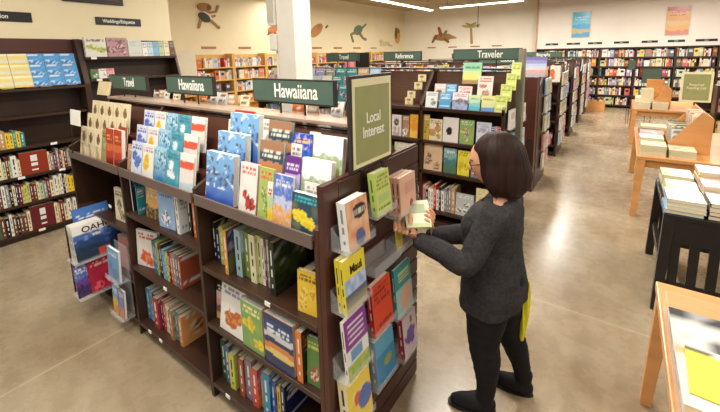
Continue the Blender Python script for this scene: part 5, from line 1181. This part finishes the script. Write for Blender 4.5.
# hair: bob parted on the side, chin length
hF = Vector((-.985, -.14, -.06)).normalized(); hL = Vector((0, 0, 1)).cross(hF).normalized(); hU = hF.cross(hL).normalized()
def QP(x, y, z): return HC + Vector((.026, .003, .004)) + (hF*x + hL*y + hU*z)*1.10
def hair():
    n, m = 72, 26; vs = []; fs = []
    for i in range(n):
        ph = 2*PI*i/n; c, s = math.cos(ph), math.sin(ph)     # ph=0 forward
        front = max(0, (c-.42)/.58)
        a = abs(((ph+PI) % (2*PI))-PI)
        if a < .80: zend = .036 + .022*(1-(a/.80)**2)       # fringe line on the forehead
        elif a < 1.25: zend = .036 - (a-.80)/.45*.180
        else: zend = -.182 + .022*math.cos(a-1.3)
        if a > 1.3: zend += .022*noise.noise(Vector((c*6, s*6, 1)))
        for j in range(m+1):
            t = j/m; z = .138 + (zend-.138)*(t**1.25 if a > .80 else t)
            if z > .0: r_ = math.sqrt(max(0, 1-(z/.139)**2)); rx, ry = .118*r_, .100*r_
            else: k = -z/.17; bul = math.sin(min(1, k)*PI)*.014 - .026*k*k*k; rx, ry = .118+bul, .100+bul*.9
            if t > .9 and a > 1.2: rx -= .006*(t-.9)/.1; ry -= .006*(t-.9)/.1
            rx_ = rx*(1.10 if c < 0 else 1 + .03*front)
            w_ = 1 + .030*noise.noise(Vector((c*7, s*7, z*5))) + .022*math.sin(ph*31+2+math.sin(z*14)) + .05*noise.noise(Vector((c*2.2, s*2.2, z*8+3)))
            vs.append(L_(QP(rx_*c*w_ - .008, ry*s*w_, z + (.004 if s > 0 else 0))))
    for i in range(n):
        for j in range(m): fs.append((i*(m+1)+j, ((i+1) % n)*(m+1)+j, ((i+1) % n)*(m+1)+j+1, i*(m+1)+j+1))
    mb = MB(); mb.add(vs, fs); o = mb.obj('hair', HAIRM, wm)
    bm = bmesh.new(); bm.from_mesh(o.data); bmesh.ops.remove_doubles(bm, verts=bm.verts, dist=.0008); bmesh.ops.recalc_face_normals(bm, faces=bm.faces); bm.to_mesh(o.data); bm.free()
    for p in o.data.polygons: p.use_smooth = True
    sd = o.modifiers.new('thick', 'SOLIDIFY'); sd.thickness = .02; sd.offset = -1
    sb = o.modifiers.new('soft', 'SUBSURF'); sb.levels = 1; sb.render_levels = 1
    return o
hair()
# face details
def ball(p, r, sc=(1, 1, 1), n=12):
    vs = []; fs = []; m = 8
    for j in range(m+1):
        for i in range(n):
            th = PI*j/m; ph = 2*PI*i/n; q = Vector((math.sin(th)*math.cos(ph)*sc[0], math.sin(th)*math.sin(ph)*sc[1], math.cos(th)*sc[2]))*r
            vs.append(L_(Vector(p) + hf*q.x + hl*q.y + hu*q.z))
    for j in range(m):
        for i in range(n): fs.append((j*n+i, j*n+(i+1) % n, (j+1)*n+(i+1) % n, (j+1)*n+i))
    return vs, fs
for s in (1, -1):
    e = MB().add(*ball(HP(.074, s*.030, .006), .0115)).obj('eye', mat('eye_white', '#e8e4de', .3), wm)
    MB().add(*ball(HP(.0825, s*.030, .003), .0052, (.6, 1, 1))).obj('iris', mat('dark_iris', '#1c0f0a', .2), e)
    MB().add(*loft(smooth_secs([(L_(HP(.083, s*.014, .026)), .002, .003), (L_(HP(.087, s*.030, .032)), .0025, .004), (L_(HP(.074, s*.048, .026)), .0015, .002)], 4), n=8)).obj('eyebrow', HAIRM, wm)
MB().add(*loft(smooth_secs([(L_(HP(.094, -.019, -.053)), .002, .002), (L_(HP(.1035, -.006, -.050)), .005, .0055), (L_(HP(.1035, .006, -.050)), .005, .0055), (L_(HP(.094, .019, -.053)), .002, .002)], 4), n=10)).obj('lips', mat('lip_skin', '#9a4a48', .45), wm)
gl = MB()
for s in (1, -1):
    pr = None
    for k in range(25):
        a = 2*PI*k/24; p = L_(HP(.099 - .010*abs(math.cos(a))*(1 if math.cos(a)*s > 0 else 0), s*.031 + .025*math.cos(a), .002 + .018*math.sin(a)))
        if pr: gl.tube(pr, p, .0022, n=6)
        pr = p
    gl.tube(L_(HP(.090, s*.055, .008)), L_(HP(-.005, s*.079, .006)), .0022, n=6)
gl.tube(L_(HP(.099, -.007, .006)), L_(HP(.099, .007, .006)), .002, n=6)
gl.obj('glasses', mat('dark_red_frame', '#3a1418', .3), wm)
ch = MB(); pr = None
for k in range(15):
    a = PI*(k/14); p = L_((-.478 - .088*math.sin(a) - .02, 1.93 + .062*math.cos(a), 1.262 - .085*math.sin(a)**3))
    if pr: ch.tube(pr, p, .003, n=6)
    pr = p
ch.obj('necklace', mat('dark_beads', '#241f22', .3), wm)
MB().add(*ball(tuple(Vector((-.592, 1.915, 1.170))), .013, (.4, 1, 1.8))).obj('pendant', mat('pale_pendant', '#c8c4b8', .4), wm)

# the book in her hands
held = thing('book', 'pale cream and green paperback held open in the woman\'s hands', 'book', tuple(bc))
mb = MB(); wv, hv, th_ = .125, .150, .016
M_ = Matrix((bu, bv, BN)).transposed().to_4x4()
def hart(u, v): return pc('#c8cfa0') if v < .16 else (pc('#b8c4a0') if (.3 < v < .85 and (v*13) % 1 > .55 and .15 < u < .85) else pc('#eae8cc'))
nu, nv = 12, 14
vs = [M_ @ Vector((-wv/2 + wv*i/nu, -hv/2 + hv*j/nv, .0085)) for j in range(nv+1) for i in range(nu+1)]
mb.add(vs, [(j*(nu+1)+i, j*(nu+1)+i+1, (j+1)*(nu+1)+i+1, (j+1)*(nu+1)+i) for j in range(nv) for i in range(nu)], [hart((i+.5)/nu, (j+.5)/nv) for j in range(nv) for i in range(nu)])
mb.box(-wv/2, wv/2, -hv/2, hv/2, .0065, .0083, pc('#e4e2c4'), M=M_); mb.box(-wv/2, wv/2, -hv/2, hv/2, -.008, -.0062, pc('#c8cfa0'), M=M_); mb.box(-wv/2-.001, -wv/2+.001, -hv/2, hv/2, -.008, .0083, pc('#d8d8b4'), M=M_)
mb.obj('cover', PRINT, held); MB().box(-wv/2+.002, wv/2-.003, -hv/2+.003, hv/2-.003, -.006, .0063, M=M_).obj('page_block', PAGES, held)
# yellow cloth at her back
cl = MB(); sec = []
vs, fs = loft(smooth_secs([((-.350, 2.05, .74), .012, .018), ((-.350, 2.05, .68), .018, .030), ((-.352, 2.05, .58), .020, .034), ((-.358, 2.05, .46), .017, .030), ((-.366, 2.045, .37), .010, .018)], 5), n=28, fixed=XY)
vs = [Vector(v) for v in vs]
for v in vs:
    a = math.atan2(v.y-2.05, v.x+.355); v.x += .004*math.sin(a*5+v.z*20); v.y += .004*math.cos(a*6+v.z*14)
o = cl.add([tuple(v) for v in vs], fs).obj('yellow_cloth', mat('bright_yellow_cloth', '#e8e02a', .8, .1, 20, bump=.2)); tag(o, 'bright yellow cloth hanging behind the woman at her waist', 'cloth')
for p in o.data.polygons: p.use_smooth = True

# ------------------------------------------------------------------ keep the 300 books that show largest; the rest join the uncountable ones
from mathutils.bvhtree import BVHTree
def limit_books(limit=300):
    """cast the picture's rays at simplified copies of everything and count what each book shows"""
    bpy.context.view_layer.update(); V = []; F = []; own = []; names = {}
    for o in SC.objects:
        if o.type != 'MESH' or o.name.startswith('distant_books') or (o.data.materials and o.data.materials[0] == ACR): continue
        r = o
        while r.parent: r = r.parent
        Mw = o.matrix_world; base = len(V)
        if r.get('category') == 'book' or len(o.data.polygons) > 4000:
            if len(o.data.polygons) > 4000 and r.get('category') != 'book':
                vs = o.data.vertices; st = 1
                V += [tuple(Mw @ v.co) for v in vs]; fs = [tuple(base+i for i in q.vertices) for q in o.data.polygons]
            else:
                V += [tuple(Mw @ Vector(c)) for c in o.bound_box]; fs = [tuple(base+i for i in q) for q in ((0, 1, 2, 3), (4, 5, 6, 7), (0, 1, 5, 4), (1, 2, 6, 5), (2, 3, 7, 6), (3, 0, 4, 7))]
        else:
            V += [tuple(Mw @ v.co) for v in o.data.vertices]; fs = [tuple(base+i for i in q.vertices) for q in o.data.polygons]
        F += fs; own += [r.name] * len(fs)
    tree = BVHTree.FromPolygons(V, F); cnt = {}; o0 = cam.matrix_world.translation; Mx = cam.matrix_world.to_3x3()
    for py in range(1, 412, 2):
        for px in range(1, 720, 2):
            loc, nrm, fi, dist = tree.ray_cast(o0, Mx @ Vector(((px-360)/372.2, -(py-115.36)/372.2, -1)))
            if fi is not None: cnt[own[fi]] = cnt.get(own[fi], 0) + 1
    books = [o for o in SC.objects if o.parent is None and o.get('category') == 'book']
    books.sort(key=lambda o: -cnt.get(o.name, 0)); join_rest(books[limit:])
def join_rest(rest):
    stuff = bpy.data.objects['distant_books']; big = MB()
    for o in rest:
        for q in [o] + list(o.children):
            if q.type != 'MESH': continue
            me = q.data; at = me.color_attributes['Col'].data; Mw = q.matrix_world; k = 0
            base = len(big.v); big.v += [tuple(Mw @ v.co) for v in me.vertices]
            pg = q.name.startswith('page_block')
            for p in me.polygons:
                big.f.append(tuple(base+i for i in p.vertices)); big.c.append(pc('#efe8d8') if pg else tuple(at[p.loop_start].color)[:3]); big.m.append(0)
    FARB.v += []; off = len(FARB.v); FARB.v += big.v; FARB.f += [tuple(i+off for i in f) for f in big.f]; FARB.c += big.c; FARB.m += big.m
    old = stuff.data; stuff.data = FARB.mesh('distant_books', PRINT); bpy.data.meshes.remove(old)
    for o in rest:
        for q in list(o.children): bpy.data.objects.remove(q)
        bpy.data.objects.remove(o)

limit_books()
